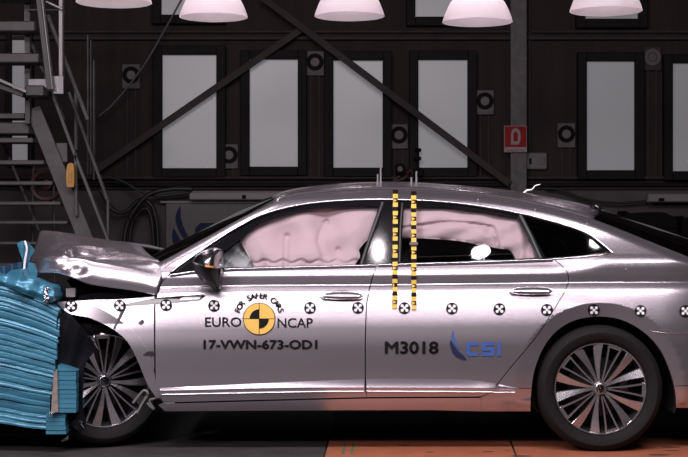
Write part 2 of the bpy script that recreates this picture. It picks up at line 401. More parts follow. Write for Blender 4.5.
under(box('trunking_body', w8(189, 200, -.32), w8(340, 191.5, -.20), M['tray'], bev=.012), tr); under(box('clip', w8(242, 198.5, -.335), w8(246, 195, -.318), M['ring']), tr)
under(box('trunking_lip', w8(189, 192.7, -.33), w8(340, 191.5, -.32), M['tray'], bev=.003), tr)
tr = thing('cable_trunking', 'pale trunking box on the wall below the last windows', 'trunking', w8(668, 202, -.3))
under(box('trunking_body', w8(648, 202, -.32), w8(790, 194, -.20), M['tray'], bev=.012), tr); under(box('clip', w8(659, 201, -.335), w8(664, 198, -.318), M['ring']), tr)
bn = thing('wall_banner', 'white banner with blue feather logo and letters behind the windscreen', 'banner', w8(240, 333, -.15))
b0, b1 = w8(166, 330, -.16), w8(330, 203, -.14); under(box('banner_cloth', (b0.x, YW-.16, .05), (b1.x, YW-.14, b1.z), M['banner'], bev=.004), bn)
under(box('banner_bar', w8(160, 203.2, -.18), w8(332, 200.8, -.13), M['tray'], bev=.005), bn)
SWL = [(384, 45), (374.5, 65), (376, 85), (388, 110), (410, 134), (414, 129), (397, 103), (386, 75)]
SWD = [(370, 90), (367, 112), (378, 147), (400, 171), (440, 185), (432, 166), (410, 147), (386, 117)]
def swl(pts, ox, oy, k): return smo([(ox+(x-367)*k, oy+(y-45)*k) for x, y in pts]+[(ox+(pts[0][0]-367)*k, oy+(pts[0][1]-45)*k)], 4)[:-1]
under(prism('logo_blade', swl(SWL, 172, 205, .5), YW-.163, YW-.161, M['navy']), bn); under(prism('logo_blade', swl(SWD, 172, 205, .5), YW-.163, YW-.161, M['navy']), bn)
def csi(x0, x1, y0, y1, th):      # the three squared letters, as outlines in px
    w_ = (x1-x0); t = th; h = y1-y0; a = x0; L = .355*w_; s = a+.44*w_; e = s+.38*w_; i = x1-.105*w_
    m0 = (y0+y1)/2-t*.5; m1 = m0+t
    C = [(a+L, y0), (a+t*.6, y0), (a, y0+t*.6), (a, y1-t*.6), (a+t*.6, y1), (a+L, y1), (a+L, y1-t), (a+t*1.2, y1-t), (a+t*1.2, y0+t), (a+L, y0+t)]
    S = [(e, y0), (s+t*.4, y0), (s, y0+t*.5), (s, m1-t*.3), (s+t*.4, m1), (e-t*1.2, m1), (e-t*1.2, y1-t), (s, y1-t), (s, y1), (e-t*.4, y1), (e, y1-t*.5), (e, m0+t*.3), (e-t*.4, m0), (s+t*1.2, m0), (s+t*1.2, y0+t), (e, y0+t)]
    I = [(i, y0), (x1, y0), (x1, y1), (i, y1)]
    return C, S, I
for p in csi(195, 290, 223, 262, 9): under(prism('logo_letter', p, YW-.163, YW-.161, M['navy']), bn)
gear = thing('ledge_camera', 'small black camera with cables on the wall ledge above the car roof', 'camera', w8(410, 182, -.2))
c = w8(400, 169, -.2); under(box('camera_body', c+Vector((-.05, 0, -.06)), c+Vector((.05, .1, .06)), M['ring'], bev=.012), gear)
under(lathe('lens', [(.0005, -.03), (.028, -.03), (.03, 0)], M['dot'], None, 20, 'y', c), gear)
under(beam('stand_post', w8(418, 182, -.15), w8(418, 150, -.15), .03, .03, M['ring']), gear)
under(box('clamp', w8(413, 176, -.2), w8(423, 169, -.12), M['ring'], bev=.01), gear); under(box('clamp', w8(414, 160, -.2), w8(421, 157, -.12), M['ring'], bev=.006), gear)
under(lathe('post_knob', [(.0005, .02), (.03, .02), (.04, 0), (.03, -.02), (.0005, -.02)], M['ring'], None, 16, 'z', w8(418, 150, -.15)), gear)
under(tube('cable', [w8(x, y, -.17) for x, y in smo([(400, 176), (393, 181), (405, 178), (410, 170), (414, 176)])], .012, M['scuff']), gear)
# cables
def cable(pts, r, lab, m='cable', dy=-.2, grp=None, Y=None):
    o = tube('cable', [W(x, y, (YW+dy) if Y is None else Y) for x, y in smo(pts, 8)], r, M[m]); tag(o, lab, 'cable', grp); return o
cable([(100, 190), (112, 209), (125, 212), (140, 200), (152, 206), (157, 225), (158, 245), (160, 262)], .022, 'black cable looping over the wall beside the banner and falling behind bonnet', dy=-.30)
cable([(123, 250), (127, 225), (136, 208), (150, 194), (172, 189), (192, 189)], .026, 'thick black cable curving up from the bonnet to the trunking', dy=-.38)
cable([(129, 250), (131, 228), (139, 212), (147, 209), (152, 222), (154, 250)], .020, 'black cable hanging in a narrow arch behind the bonnet', dy=-.26)
cable([(105, 176), (122, 181), (140, 191), (160, 196), (190, 192)], .014, 'thin black cable sagging along the ledge from stairs to banner', dy=-.34)
cable([(545, 188), (562, 190), (585, 199), (615, 203), (650, 201)], .014, 'thin black cable sagging from the ledge towards right trunking', dy=-.2)
cable([(99, 116), (112, 105), (130, 84), (146, 62), (160, 38), (178, 6), (186, -10)], .011, 'thin wire crossing the wall past the first ring plate', 'plate', dy=-.3)
# dark cabinet shapes right of the car roof, seen against the lower wall
cb = thing('equipment_case', 'dark rounded equipment case standing by wall behind the car tail', 'case', w8(650, 330, -1))
under(panel('case_body', smo([(626, 343), (625, 222), (632, 214), (655, 212), (670, 215), (678, 232), (679, 343)], 3), lambda x, y: 0*x+YW-1.0, M['ring'], None, 12, 12, .5, inset=0), cb)
under(box('case_lid', w8(627, 228, -1.03), w8(677, 226, -.9), M['frame'], bev=.01), cb)
cb = thing('equipment_case', 'second dark equipment case at the wall next to the rounded one', 'case', w8(700, 330, -1))
under(panel('case_body', smo([(682, 343), (682, 226), (690, 221), (720, 221), (726, 343)], 3), lambda x, y: 0*x+YW-1.0, M['ring'], None, 12, 12, .5, inset=0), cb)
under(box('case_lid', w8(683, 236, -1.03), w8(724, 234, -.9), M['frame'], bev=.01), cb)

# ------------------------------------------------------------------ hanging lamps
def lamp(px, py, Y, wpx, lab, tilt=0):
    s = (D+Y)/F; R = wpx*s/2; c = W(px, py, Y)
    o = thing('pendant_lamp', lab, 'lamp', c, 'pendant floodlamps above the car')
    prof_in = [(R*1.0, 0), (R*.96, R*.12), (R*.88, R*.32), (R*.76, R*.55), (R*.55, R*.78), (R*.22, R*.95), (.001, R*.98)]
    prof_out = [(R*1.0, 0), (R*1.02, R*.01), (R*.985, R*.13), (R*.905, R*.34), (R*.785, R*.58), (R*.575, R*.82), (R*.24, R*1.0), (R*.2, R*1.3), (.001, R*1.32)]
    lathe('reflector_shade', prof_out, M['lampout'], o, 40)
    lathe('bulb', [(.001, R*.30), (R*.12, R*.33), (R*.20, R*.48), (R*.17, R*.66), (R*.1, R*.84), (.001, R*.9)], M['bulb'], o, 20)
    tube('hanger', [(0, 0, R*1.3), (0, 0, R*1.3+1.6)], .012, M['frame'], o)
    o.rotation_euler = (tilt, 0, 0)
for px, py, wd, lab in ((114, 3, 74, 'lit bell lamp hanging beside the stair tower'), (213.5, 17.5, 67, 'lit bell lamp hanging before the wide window by the stairs'),
                        (349.5, 16.5, 69, 'lit bell lamp hanging in front of bare wall above the braces'), (477.5, 22.5, 69, 'lit bell lamp hanging lowest, next to the flaky column'),
                        (606, 11.5, 71, 'lit bell lamp hanging before the upper window beyond the column')):
    lamp(px, py, 2.9, wd, lab)

# ------------------------------------------------------------------ stair tower
YS = 5.2
def s5(px, py, dy=0.0): return W(px, py, YS+dy)
st = thing('steel_staircase', 'grey steel staircase and landing tower at the left wall', 'staircase', s5(40, 330))
def sb(name, a, b, wid, thk, m='stair', dy=0.0, dy2=None): return under(beam(name, s5(*a, dy), s5(*b, dy if dy2 is None else dy2), wid, thk, M[m]), st)
PX = 13.2/1504
for y, xe in ((117, 25), (141, 33), (163, 44), (183.5, 52), (203.5, 60), (222.5, 67), (243, 75), (264, 83)):
    under(box('tread', s5(-60, y+1.6, -.12), s5(xe+6, y-1.6, .14), M['stair'], bev=.006), st)
for y, xe in ((28, 41), (59.5, 45), (-4, 38)): under(box('tread', s5(-60, y+3.2, -.5), s5(xe, y-3.2, -.25), M['stair'], bev=.01), st)
sb('stringer', (-62, 108), (-62, 352), 15*PX, .02, 'stair', -.14); sb('stringer', (-62, -20), (-62, 110), 6*PX, .05, 'stair', -.5); sb('stringer', (33, 108), (96, 265), 15*PX, .02, 'stair', -.14); sb('stringer', (36.5, -20), (50, 90), 5*PX, .05, 'stair', -.52)
sb('stringer', (40.2, -20), (53.2, 90), 1.6*PX, .07, 'stairlt', -.55)
under(box('landing_beam', s5(-40, 134, -.14), s5(36, 124.5, .14), M['stair'], bev=.01), st)
under(box('landing_plate', s5(25, 96, -.5), s5(52, 89, -.15), M['stair'], bev=.01), st)
sb('landing_edge', (-30, 67), (27, 92), 3*PX, .05, 'stairlt', -.5); sb('landing_grating', (-30, 76), (27, 96), 5*PX, .3, 'stair', -.3)
under(box('toe_board', s5(28, 88, -.42), s5(48, 79, -.40), M['stairlt'], bev=.004), st); under(box('toe_board', s5(53, 94, -.48), s5(64, 76, -.46), M['stairlt'], bev=.004), st)
sb('post', (28, -20), (28, 124), 5.2*PX, .05, 'stair', -.2); sb('post', (25.6, -20), (25.6, 92), 1.2*PX, .06, 'stairlt', -.2)
sb('post', (61, -20), (61, 80), 4*PX, .04, 'stairlt', -.3); sb('post', (63.6, -20), (63.6, 80), 1.1*PX, .05, 'stair', -.3)
sb('rail', (28, 10), (62, 10), 2*PX, .03, 'stair', -.25); sb('rail', (46, 1.5), (63, 9.5), 2.2*PX, .04, 'stairlt', -.35)
sb('brace', (48, 15), (88, 120), 4*PX, .03, 'stair', .1); sb('brace', (31, 42), (64, 120), 3.5*PX, .03, 'stair', .15); sb('brace', (0, 135), (40, 232), 3*PX, .03, 'stair', .6)
sb('handrail', (52, 92), (75, 155), 3.4*PX, .03, 'stair', -.2); sb('handrail', (75, 155), (110, 245), 3.2*PX, .03, 'stair', -.2)
sb('handrail', (69, 92), (107.5, 200), 3.4*PX, .03, 'stair', .7); sb('post', (108, 198), (108, 262), 3*PX, .03, 'stair', .7)
sb('post', (75.5, 153), (76.5, 216), 3*PX, .03, 'stair', -.2); sb('post', (76, 90), (76, 150), 3.5*PX, .04, 'stair', .75); sb('post', (94, 60), (94, 180), 2.2*PX, .04, 'stair', 1.5)
sb('post', (91, 40), (91, 175), 1.6*PX, .04, 'stair', 1.5); sb('post', (88, 35), (88, 175), 2*PX, .04, 'stair', 1.5)
under(box('bracket_plate', s5(56, 162, -.1), s5(68, 143, -.07), M['stair'], bev=.004), st)
yb = thing('yellow_box', 'yellow control box hanging on the stair handrail post', 'control box', s5(70, 187, -.3))
under(panel('case', smo([(67, 187), (66, 178), (67, 166), (70, 163), (73.5, 165), (74, 178), (73.5, 187)], 3), lambda x, y: 0*x+YS-.34, M['boxyel'], None, 3, 3, .09, inset=0), yb)
under(box('button_plate', s5(68.5, 182, -.35), s5(72, 170, -.34), M['signw'] if False else M['boxyel'], bev=.002), yb)
hr = thing('hose_reel', 'dark red hose reel standing behind the lower stair treads', 'hose reel', s5(45, 240, 1.2))
rc = s5(47, 185, 1.2)
under(lathe('reel_rim', [(.12, -.05), (.15, -.06), (.16, 0), (.15, .06), (.12, .05), (.12, -.05)], M['redd'], None, 28, 'y', rc), hr)
under(lathe('hub', [(.001, -.07), (.05, -.06), (.06, .06)], M['redd'], None, 20, 'y', rc), hr)
under(tube('frame', [s5(x, y, 1.2) for x, y in smo([(33, 353), (33, 180), (35, 171), (45, 169), (52, 172), (54, 200), (55, 353)])], .014, M['stair']), hr)

# ------------------------------------------------------------------ floor pieces
def slab(name, pts, z0, z1, m):
    v = [(x, y, z1) for x, y in pts]+[(x, y, z0) for x, y in pts]; n = len(pts)
    f = [tuple(range(n)), tuple(range(2*n-1, n-1, -1))]+[(i, n+i, n+(i+1) % n, (i+1) % n) for i in range(n)]
    o = new_obj(name, v, f, M[m], fl, False); return o
def gx(px, Y): return (px-CX)*(D+Y)/F
def gY(py): return H*F/(py-CY)-D
Y0 = gY(437.8); jx0, jx1 = gx(509.5, Y0), gx(516.5, gY(457)); k = (jx1-jx0)/(gY(457)-Y0)
yn = -.85
lx0, lx1 = gx(330, Y0), gx(325, gY(457)); kl = (lx1-lx0)/(gY(457)-Y0)
slab('floor_plate', [(lx0+kl*(yn-Y0), yn), (jx0+k*(yn-Y0)-.006, yn), (jx0-.006, Y0), (lx0, Y0)], -.011, 0, 'ofloor')
slab('floor_plate', [(jx0+k*(yn-Y0)+.006, yn), (4.5, yn), (4.5, Y0-.02), (jx0+.006, Y0)], -.011, 0, 'ofloor')
slab('floor_plate', [(lx0, Y0+.01), (4.5, Y0+.01), (4.5, 2.6), (gx(340, .9), 2.6)], -.011, -.004, 'trench')
slab('floor_plate', [(-4.5, -.62), (lx0+kl*(-.62-Y0)-.01, -.62), (lx0-.01, Y0), (gx(338, .9), 2.6), (-4.5, 2.6)], -.011, -.002, 'floor')
for x in (344, 352.5): slab('floor_mark', [(gx(x-2.2, -.1), -.1), (gx(x+.2, -.1), -.1), (gx(x+1.8, .28), .28), (gx(x-.2, .28), .28)], .0005, .0012, 'green')
for i in range(16):
    cx_, cy_ = random.uniform(gx(400, 0), gx(680, 0)), random.uniform(-.4, .25); L = random.uniform(.01, .05)
    slab('scuff_mark', [(cx_+L*1.6*math.cos(a)*random.uniform(.6, 1), cy_+L*.7*math.sin(a)*random.uniform(.5, 1)) for a in [j*math.pi/4 for j in range(8)]], .0005, .0011, 'scuff')
for nm, y0, lab in (('guide_rail', 1.95, 'black steel rail on the floor behind the car tail'), ('guide_rail', 2.35, 'second black steel rail behind the first one on the floor')):
    g = thing(nm, lab, 'rail', (2.2, y0, 0), 'floor rails behind the car')
    under(box('rail_web', (1.2, y0-.02, -.004), (4.4, y0+.02, .10), M['trench']), g); under(box('rail_head', (1.2, y0-.05, .10), (4.4, y0+.05, .13), M['satin'], bev=.006), g); under(box('rail_foot', (1.2, y0-.07, -.004), (4.4, y0+.07, .012), M['satin'], bev=.004), g)

exec_car = True
# ------------------------------------------------------------------ the car
car = thing('crashed_car', 'silver saloon car with crumpled bonnet pushed against the blue barrier', 'car')
crease = pch([(0, 288), (160, 286), (250, 284.5), (400, 283.5), (540, 282), (688, 281.2), (860, 282)])
UA = smo([(160, 262), (175, 254), (200, 240.5), (240, 218.5), (262, 207.5), (278, 200.5), (300, 195), (340, 190.8), (372, 189.5), (410, 189.8), (450, 192), (480, 195), (510, 199.5), (540, 205.5), (570, 213), (600, 222.5), (640, 238.5), (688, 257.5), (760, 283)], 5)
DL = smo([(170, 273), (183, 263), (215, 241), (240, 225.5), (262, 214.5), (290, 206.5), (320, 202), (350, 200), (380, 199.3), (420, 200.2), (450, 202.2), (480, 205.8), (510, 211), (540, 218), (570, 226.5), (590, 234.5), (604, 245), (612, 252)], 5)
UAf = pch([p for i, p in enumerate(UA) if i % 3 == 0 or i == len(UA)-1])
prof_d = pch([(-110, .45), (-94, .345), (-88, .295), (-84, .268), (-40, .135), (-22, .085), (-18, .072), (-14, .056), (-11, .0475), (-7, .0435), (-1, .0435), (.6, .0445), (3, .034), (8, .014), (16, .000), (28, -.016), (45, -.033), (65, -.044), (85, -.0465), (104, -.041), (115, -.030), (130, .015), (150, .12)])
prof_q = pch([(-110, .45), (-94, .345), (-88, .295), (-84, .270), (-40, .135), (-28, .088), (-22, .062), (-18, .0525), (-13, .0495), (-6, .0490), (-1, .0505), (.5, .051), (3, .038), (8, .018), (16, .001), (28, -.017), (45, -.034), (65, -.044), (85, -.0465), (104, -.041), (115, -.030), (130, .015), (150, .09)])
def Ybody(px, py):
    px = np.asarray(px, float); py = np.asarray(py, float); d = py-crease(px); s = sst(545, 610, px)
    Y = prof_d(d)*(1-s)+prof_q(d)*s
    e = np.clip((UAf(px)+8-py)/8, 0, 1); Y = Y+.035*e*e
    return Y+.05*np.clip((170-px)/130, 0, 1)**2+.9*np.clip((px-660)/150, 0, 1)**2.4*.45
def Yside(px, py):
    px = np.asarray(px, float); py = np.asarray(py, float); Y = Ybody(px, py)
    r = np.hypot(px-600, py-387)+1e-6; k_ = np.maximum(84/r, 1)     # the wheel arch flare: a flat band that turns in towards the wheel
    Yf = Ybody(600+(px-600)*k_, np.minimum(387+(py-387)*k_, 400))+.0008*np.clip(84-r, 0, 16)
    a = (1-sst(395, 408, py))*(r < 84)
    return Y*(1-a)+a*Yf
def Yg(o):
    return lambda x, y: .085+.0029*(-22-(y-crease(x)))+o
def Yoff(o): return lambda x, y: Yside(x, y)+o
# ---- outlines
FD = [(167, 275.5), (180, 273), (192, 271.5), (230, 268.6), (300, 266.8), (377, 264.6), (373, 276), (370, 286), (366.5, 304), (365.3, 340), (365.3, 379), (366, 392), (367, 397.6), (300, 399.3), (175, 402.5), (164, 402), (158.5, 396), (155.3, 385), (154.8, 340), (155, 306), (156.5, 297), (161.5, 283)]
RD = [(377, 264.6), (470, 262), (553, 258.8)]+smo([(553, 258.8), (561, 265), (567.5, 273), (568.5, 281), (564, 293), (550, 316), (537, 336), (510, 368.5), (495, 387), (488, 394), (480, 397)], 4)[1:]+[(420, 397.3), (367, 397.6), (366, 392), (365.3, 379), (365.3, 340), (366.5, 304), (370, 286), (373, 276)]
ARI = smo([(530.5, 411.5), (531.5, 392), (534.5, 371), (543, 349), (556, 332), (575, 320.5), (600, 316.8), (624, 321), (645, 333.5), (660, 350), (670, 372), (675, 392), (676, 408)], 5)
SF = UA+[(790, 300), (792, 404), (740, 409)]+ARI[::-1]+[(481, 411.5), (430, 410)]+[(430, 398.2), (480, 397.6)]+RD[::-1][RD[::-1].index(RD[-9]) if False else 0:0]
rd_edge = smo([(553, 258.8), (561, 265), (567.5, 273), (568.5, 281), (564, 293), (550, 316), (537, 336), (510, 368.5), (495, 387), (488, 394), (480, 397)], 4)
SF = UA+[(800, 300), (804, 404), (740, 409)]+ARI[::-1]+[(481, 411.5), (481, 397.3)]+rd_edge[::-1]+[(580, 257.3), (604, 254.6), (613, 253)]+DL[::-1]+[(162.5, 280)]
DLf = DL
side = panel('body_side_frame', SF, Yside, M['paint'], car, 4, 1.25, .03, inset=.3)
fdo = panel('front_door', FD, Yside, M['paint'], car, 4, 1.1, .03, inset=.55)
rdo = panel('rear_door', RD, Yside, M['paint'], car, 4, 1.1, .03, inset=.55)
RK = [(163, 402.8), (175, 403.3), (300, 400), (367, 398.4), (420, 398.1), (481, 397.8), (481, 411.5), (430, 410.2), (300, 410.5), (165, 411.5), (158, 405)]
panel('rocker_panel', RK, Yside, M['paint'], car, 6, 1.2, .06, inset=.2)
# far side, the same stampings mirrored
for nm, ol in (('body_side_frame', SF), ('front_door', FD), ('rear_door', RD), ('rocker_panel', RK)): panel(nm, ol, Yside, M['paint'], car, 12, 4, .03, inset=.4, mirror=True)
DLO = [(172, 272.5)]+DL[2:]+[(613, 253), (604, 254.6), (553, 258.6), (470, 261.8), (377, 264.4), (300, 266.6), (230, 268.4), (192, 271.3)]
panel('window_glass', DLO, Yoff(.02), M['tint'], car, 12, 6, .0, inset=.6, mirror=True)
# ---- windows
FG = smo([(221.5, 252.5), (238, 240.5), (250, 231), (264, 222.5), (290, 213), (320, 208), (350, 206.5), (379.5, 206)], 4)+[(377, 212), (368, 238), (361, 264.4), (300, 265.8), (230, 267.3), (221, 267.8)]
RG = smo([(404, 206.3), (440, 207.3), (470, 210.5), (495, 214.5), (517, 218.6)], 4)+[(528, 240), (538, 257.8), (470, 260.8), (401.5, 262.8), (402, 240)]
QG = smo([(524, 217.5), (545, 222.5), (570, 229.5), (588, 236.3), (601, 246), (607.5, 251.6)], 4)+[(600, 253.3), (580, 255.3), (545.5, 257.3), (534, 236)]
FFR = [(172, 272.5)]+[p for p in DL[2:] if p[0] < 384]+[(386, 200), (377, 228), (369, 264.6), (300, 266.6), (230, 268.4), (192, 271.3)]
RFR = [(386, 200)]+[p for p in DL if 386 < p[0] < 522]+[(522, 213.6), (533, 236), (544, 258.8), (470, 261.8), (369, 264.6), (377, 228)]
QFR = [p for p in DL if p[0] > 522]+[(613, 253), (604, 254.6), (553, 258.6), (544, 258.8), (533, 236), (522, 213.6)]
panel('window_frame', FFR, Yg(.008), M['gloss'], fdo, 3, 2, .05, [FG], .1)
panel('window_frame', RFR, Yg(.008), M['gloss'], rdo, 3, 2, .05, [RG], .1)
panel('window_frame', QFR, Yg(.008), M['gloss'], side, 3, 2, .05, [QG], .1)
panel('window_glass', FG, Yg(.016), M['glass'], fdo, 8, 6, 0, inset=-.4)
panel('window_glass', RG, Yg(.016), M['glass'], rdo, 8, 6, 0, inset=-.4)
panel('quarter_glass', QG, Yg(.014), M['tint'], side, 8, 6, 0, inset=-.4)
# frame bars (grey rubber edges of the door frames)
def strip(name, pts, wpx, off, m, par, thk=.012):
    P = np.array(pts, float); t = np.gradient(P, axis=0); t /= np.linalg.norm(t, axis=1, keepdims=True)+1e-9; n = np.stack([-t[:, 1], t[:, 0]], 1)
    wv = np.asarray(wpx, float)*np.ones(len(P))
    rows = []
    for a, o in ((-.5, 0), (-.42, -thk*.7), (0, -thk), (.42, -thk*.7), (.5, 0)):
        Q = P+n*(a*wv)[:, None]; y = Yside(P[:, 0], P[:, 1])+off+o
        rows.append(Wn(Q[:, 0], Q[:, 1], y))
    o = loft(name, rows, M[m], par)
    return o
strip('frame_seal', dens([(383.2, 202), (376, 222), (366, 250), (361.5, 264.5)], 4, False), 3.6, .004, 'satin', fdo)
strip('frame_seal', dens([(402.5, 203), (400.5, 225), (399.5, 262.5)], 4, False), 2.6, .004, 'satin', rdo)
strip('frame_seal', dens([(520, 214.5), (531, 236), (541, 258.4)], 4, False), 4.2, .004, 'satin', rdo)
strip('window_trim', DL[1:], 1.7, -.002, 'chrome', side, .008)
strip('window_trim', dens([(613, 252.4), (604, 254.6), (580, 256.9), (553, 258.8)], 4, False), 1.4, -.004, 'chrome', side, .008)
strip('belt_trim', dens([(553, 259.2), (470, 262.2), (378, 264.8)], 4, False), 1.3, -.004, 'chrome', rdo, .008); strip('belt_trim', dens([(376.5, 265), (300, 267), (230, 268.8), (192, 271.8), (170, 275)], 4, False), 1.3, -.004, 'chrome', fdo, .008)
strip('belt_seal', dens([(553, 261), (470, 264), (378, 266.5)], 4, False), 1.8, .0, 'satin', rdo, .006); strip('belt_seal', dens([(376.5, 266.7), (300, 268.7), (230, 270.5), (192, 273.4), (170, 276.5)], 4, False), 1.8, .0, 'satin', fdo, .006)
# ---- sill molding wedges
def molding(xs, par, x0, x1):
    top = pch([(158, 388.3), (250, 383.8), (330, 380.4), (397, 378.8), (460, 379.4), (493, 383), (519, 388)]); mid = pch([(158, 390), (330, 386.8), (460, 387), (519, 388.4)])
    X = np.arange(x0, x1+.1, 3.0); w_ = sst(0, 1, (519-X)/40)*.8+.2
    rows = []
    for f_, o in ((0, .004), (.02, -.002), (.5, -.006), (1, -.012)): y = top(X)+(mid(X)-top(X))*f_; rows.append(Wn(X, y, Yside(X, y)+o*w_))
    for dy, o in ((.5, -.013), (3.8, -.010), (4.2, -.014), (5.4, -.014), (5.8, .004)): y = mid(X)+dy; rows.append(Wn(X, y, Yside(X, y)+o*w_))
    o = loft('sill_molding', rows, M['paint'], par); sharp(o, 25); return o
molding(0, fdo, 160, 364.3); molding(0, rdo, 366.5, 497); 
ch = [(x, y+4.8) for x, y in ((162, 390), (250, 388.2), (330, 386.8), (364, 386.6))]; strip('sill_chrome', dens(ch, 5, False), 1.3, -.014, 'chrome', fdo, .004)
strip('sill_chrome', dens([(367, 391.4), (460, 391.8), (492, 392.2)], 5, False), 1.3, -.014, 'chrome', rdo, .004)
def molding2():
    X = np.arange(499, 519, 2.0); top = pch([(493, 383), (519, 388)]); 
    rows = [Wn(X, top(X), Yside(X, top(X))+.003), Wn(X, 388.3+0*X, Yside(X, 388+0*X)-.014*np.clip((520-X)/20, .1, 1)), Wn(X, 390+0*X, Yside(X, 390+0*X)+.003)]
    loft('sill_molding', rows, M['paint'], side)
molding2(); strip('sill_chrome', dens([(494, 392.6), (515, 392.3)], 4, False), 1.2, -.006, 'chrome', side, .006)
strip('bumper_seam', dens([(519, 388.2), (531, 388.2)], 3, False), .8, -.001, 'satin', side, .002); strip('bumper_seam', dens([(676, 385.5), (700, 385.5), (760, 384)], 5, False), .8, -.001, 'satin', side, .002)
strip('bumper_seam', dens([(650, 331), (668, 333.5), (740, 333)], 5, False), .7, -.001, 'paint', side, .003)
# ---- door handles
def handle(cx_, cy_, par):
    rc_ = smo([(cx_-18, cy_+1), (cx_-10, cy_-4.5), (cx_+6, cy_-5.5), (cx_+18, cy_-2), (cx_+20, cy_+1), (cx_+12, cy_+4.5), (cx_-8, cy_+5), (cx_-18, cy_+1)], 4)[:-1]
    panel('handle_recess', rc_, Yoff(-.0015), M['satin'], par, 4, 2, .0, inset=0)
    g = smo([(cx_-22, cy_-.5), (cx_-14, cy_-3.6), (cx_+4, cy_-4.6), (cx_+18, cy_-3.2), (cx_+21.5, cy_+.3), (cx_+17, cy_+3), (cx_, cy_+3.4), (cx_-16, cy_+2.4), (cx_-22, cy_-.5)], 4)[:-1]
    ga = np.array(g)
    def yf(x, y): 
        P = np.stack([x, y], 1); return Yside(np.full(len(x), cx_), np.full(len(x), cy_))-.026-.012*(1-(1-np.clip(edist(P, ga)/4.2, 0, 1))**2)-.0026*(y-cy_)
    panel('door_handle', g, yf, M['paint'], par, 2, .8, .024, inset=0)
    strip('handle_seam', dens([(cx_-19, cy_+.9), (cx_, cy_+1.4), (cx_+19, cy_+.8)], 4, False), .9, -.044, 'satin', par, .003)
handle(341.5, 296, fdo); handle(531.5, 291.3, rdo)
# ---- front fender, arch lip, black and chrome fender strip
AFO = smo([(57, 303), (74, 302.6), (92, 305), (109, 313), (123.5, 322.5), (134, 332), (143, 343), (150, 356), (154, 370), (157, 387), (160, 398)], 4)
AFI = smo([(62, 308.5), (71, 314.5), (89, 318), (102, 323.5), (113, 329.5), (127, 341.5), (137.5, 361), (147, 384), (156, 398)], 4)
FE = smo([(57, 302), (76, 301), (93, 299.8), (114, 299.6), (140, 297.8), (154.4, 296.6)], 4)+[(154, 306), (154, 340), (154.4, 368)]+[((a[0]+b[0])/2, (a[1]+b[1])/2) for a, b in zip(AFO[::-1][6:], np.array([np.interp(np.linspace(1, 0, len(AFO)), np.linspace(0, 1, len(AFI)), [q[i] for q in AFI]) for i in (0, 1)]).T[6:])]
fe = panel('front_fender', FE, Yoff(0), M['paint'], car, 3, 1.2, .03, inset=.1)
panel('arch_lip', AFO+AFI[::-1], lambda x, y: Yside(x, y)-.004+sst(60, 145, x)*np.minimum(0, -.026+.05*np.clip((170-x)/130, 0, 1)**2-Yside(x, y)), M['paint'], fe, 3, 1.5, .05, inset=.25)
panel('fender_crack', [(113, 329), (114.5, 329.5), (125, 309), (122, 308)], Yoff(-.008), M['black'], fe, 3, 2, 0, inset=0)
panel('fender_strip', [(124, 304), (140, 300.8), (155, 298), (180, 296), (203.5, 294.2), (205, 296), (200, 300), (180, 302), (155, 303.8), (126, 306)], Yoff(-.006), M['gloss'], fdo, 4, 2, .006, inset=0)
panel('fender_badge', [(180, 299.8), (183, 296.9), (203, 295.2), (199, 298.6)], Yoff(-.010), M['chrome'], fdo, 4, 2, .004, inset=0)
panel('tear_mark', smo([(138, 323), (142, 319.5), (144, 322), (141, 325), (138, 323)], 3)[:-1], Yoff(-.004), M['black'], fe, 3, 2, .003, inset=0)
panel('tear_mark', smo([(143, 355), (148, 351.5), (155, 352), (153, 355), (148, 355), (143, 355)], 3)[:-1], Yoff(-.012), M['black'], fe, 3, 2, .003, inset=0)
# ---- bonnet, crumpled at the nose
def rowpts(pts, n=44):
    P = np.array(smo(pts, 8)); s = np.r_[0, np.cumsum(np.linalg.norm(np.diff(P[:, :2], axis=0), axis=1))]; q = np.linspace(0, s[-1], n)
    return np.stack([np.interp(q, s, P[:, i]) for i in range(3)], 1)
HR = [[(28, 274.5, .16), (38, 272.8, .10), (58, 273.6, .05), (75, 279, .035), (88, 284, .03), (108, 287.2, .028), (140, 291.8, .028), (156.5, 296, .03)],
      [(28, 270, .17), (42, 266, .10), (60, 265, .055), (78, 270, .035), (95, 274, .03), (115, 277.5, .028), (140, 282, .027), (158.5, 287, .028)],
      [(29.5, 265, .20), (46, 258.5, .10), (64, 259.5, .075), (80, 262.5, .06), (96, 265, .055), (115, 268.2, .052), (140, 273, .05), (161.3, 279.5, .05)],
      [(31, 259, .30), (48, 255, .15), (65, 256.5, .11), (82, 257.5, .10), (98, 260.8, .09), (117, 264, .085), (142, 269, .075), (163, 274, .068)],
      [(33, 252, .40), (50, 250, .25), (68, 251, .20), (84, 252, .19), (100, 255.8, .17), (118, 258.6, .155), (142, 262.6, .13), (164, 266.5, .09)],
      [(36.5, 243, .55), (54, 242.5, .45), (72, 244, .38), (88, 246, .36), (104, 248.6, .34), (120, 251, .33), (140, 254.6, .27), (162, 262.5, .105)],
      [(40, 233, .70), (56, 235, .66), (74, 238.4, .62), (90, 241, .60), (106, 243.4, .58), (121, 245.5, .57), (135, 247.5, .52), (151, 256, .30)],
      [(42, 230.8, .84), (54, 231.8, .86), (72, 235.4, .88), (92, 238.6, .9), (106, 240, .92), (118, 241.2, .93), (130, 242.3, .93), (141, 246, .90)]]
HP = [rowpts(r) for r in HR]
HPs = []
for i in range(44):
    c_ = np.array(smo([tuple(r[i]) for r in HP], 7)); HPs.append(c_)
HG = np.array(HPs)                      # (44, rows, 3) of px,py,Y
rowsW = []
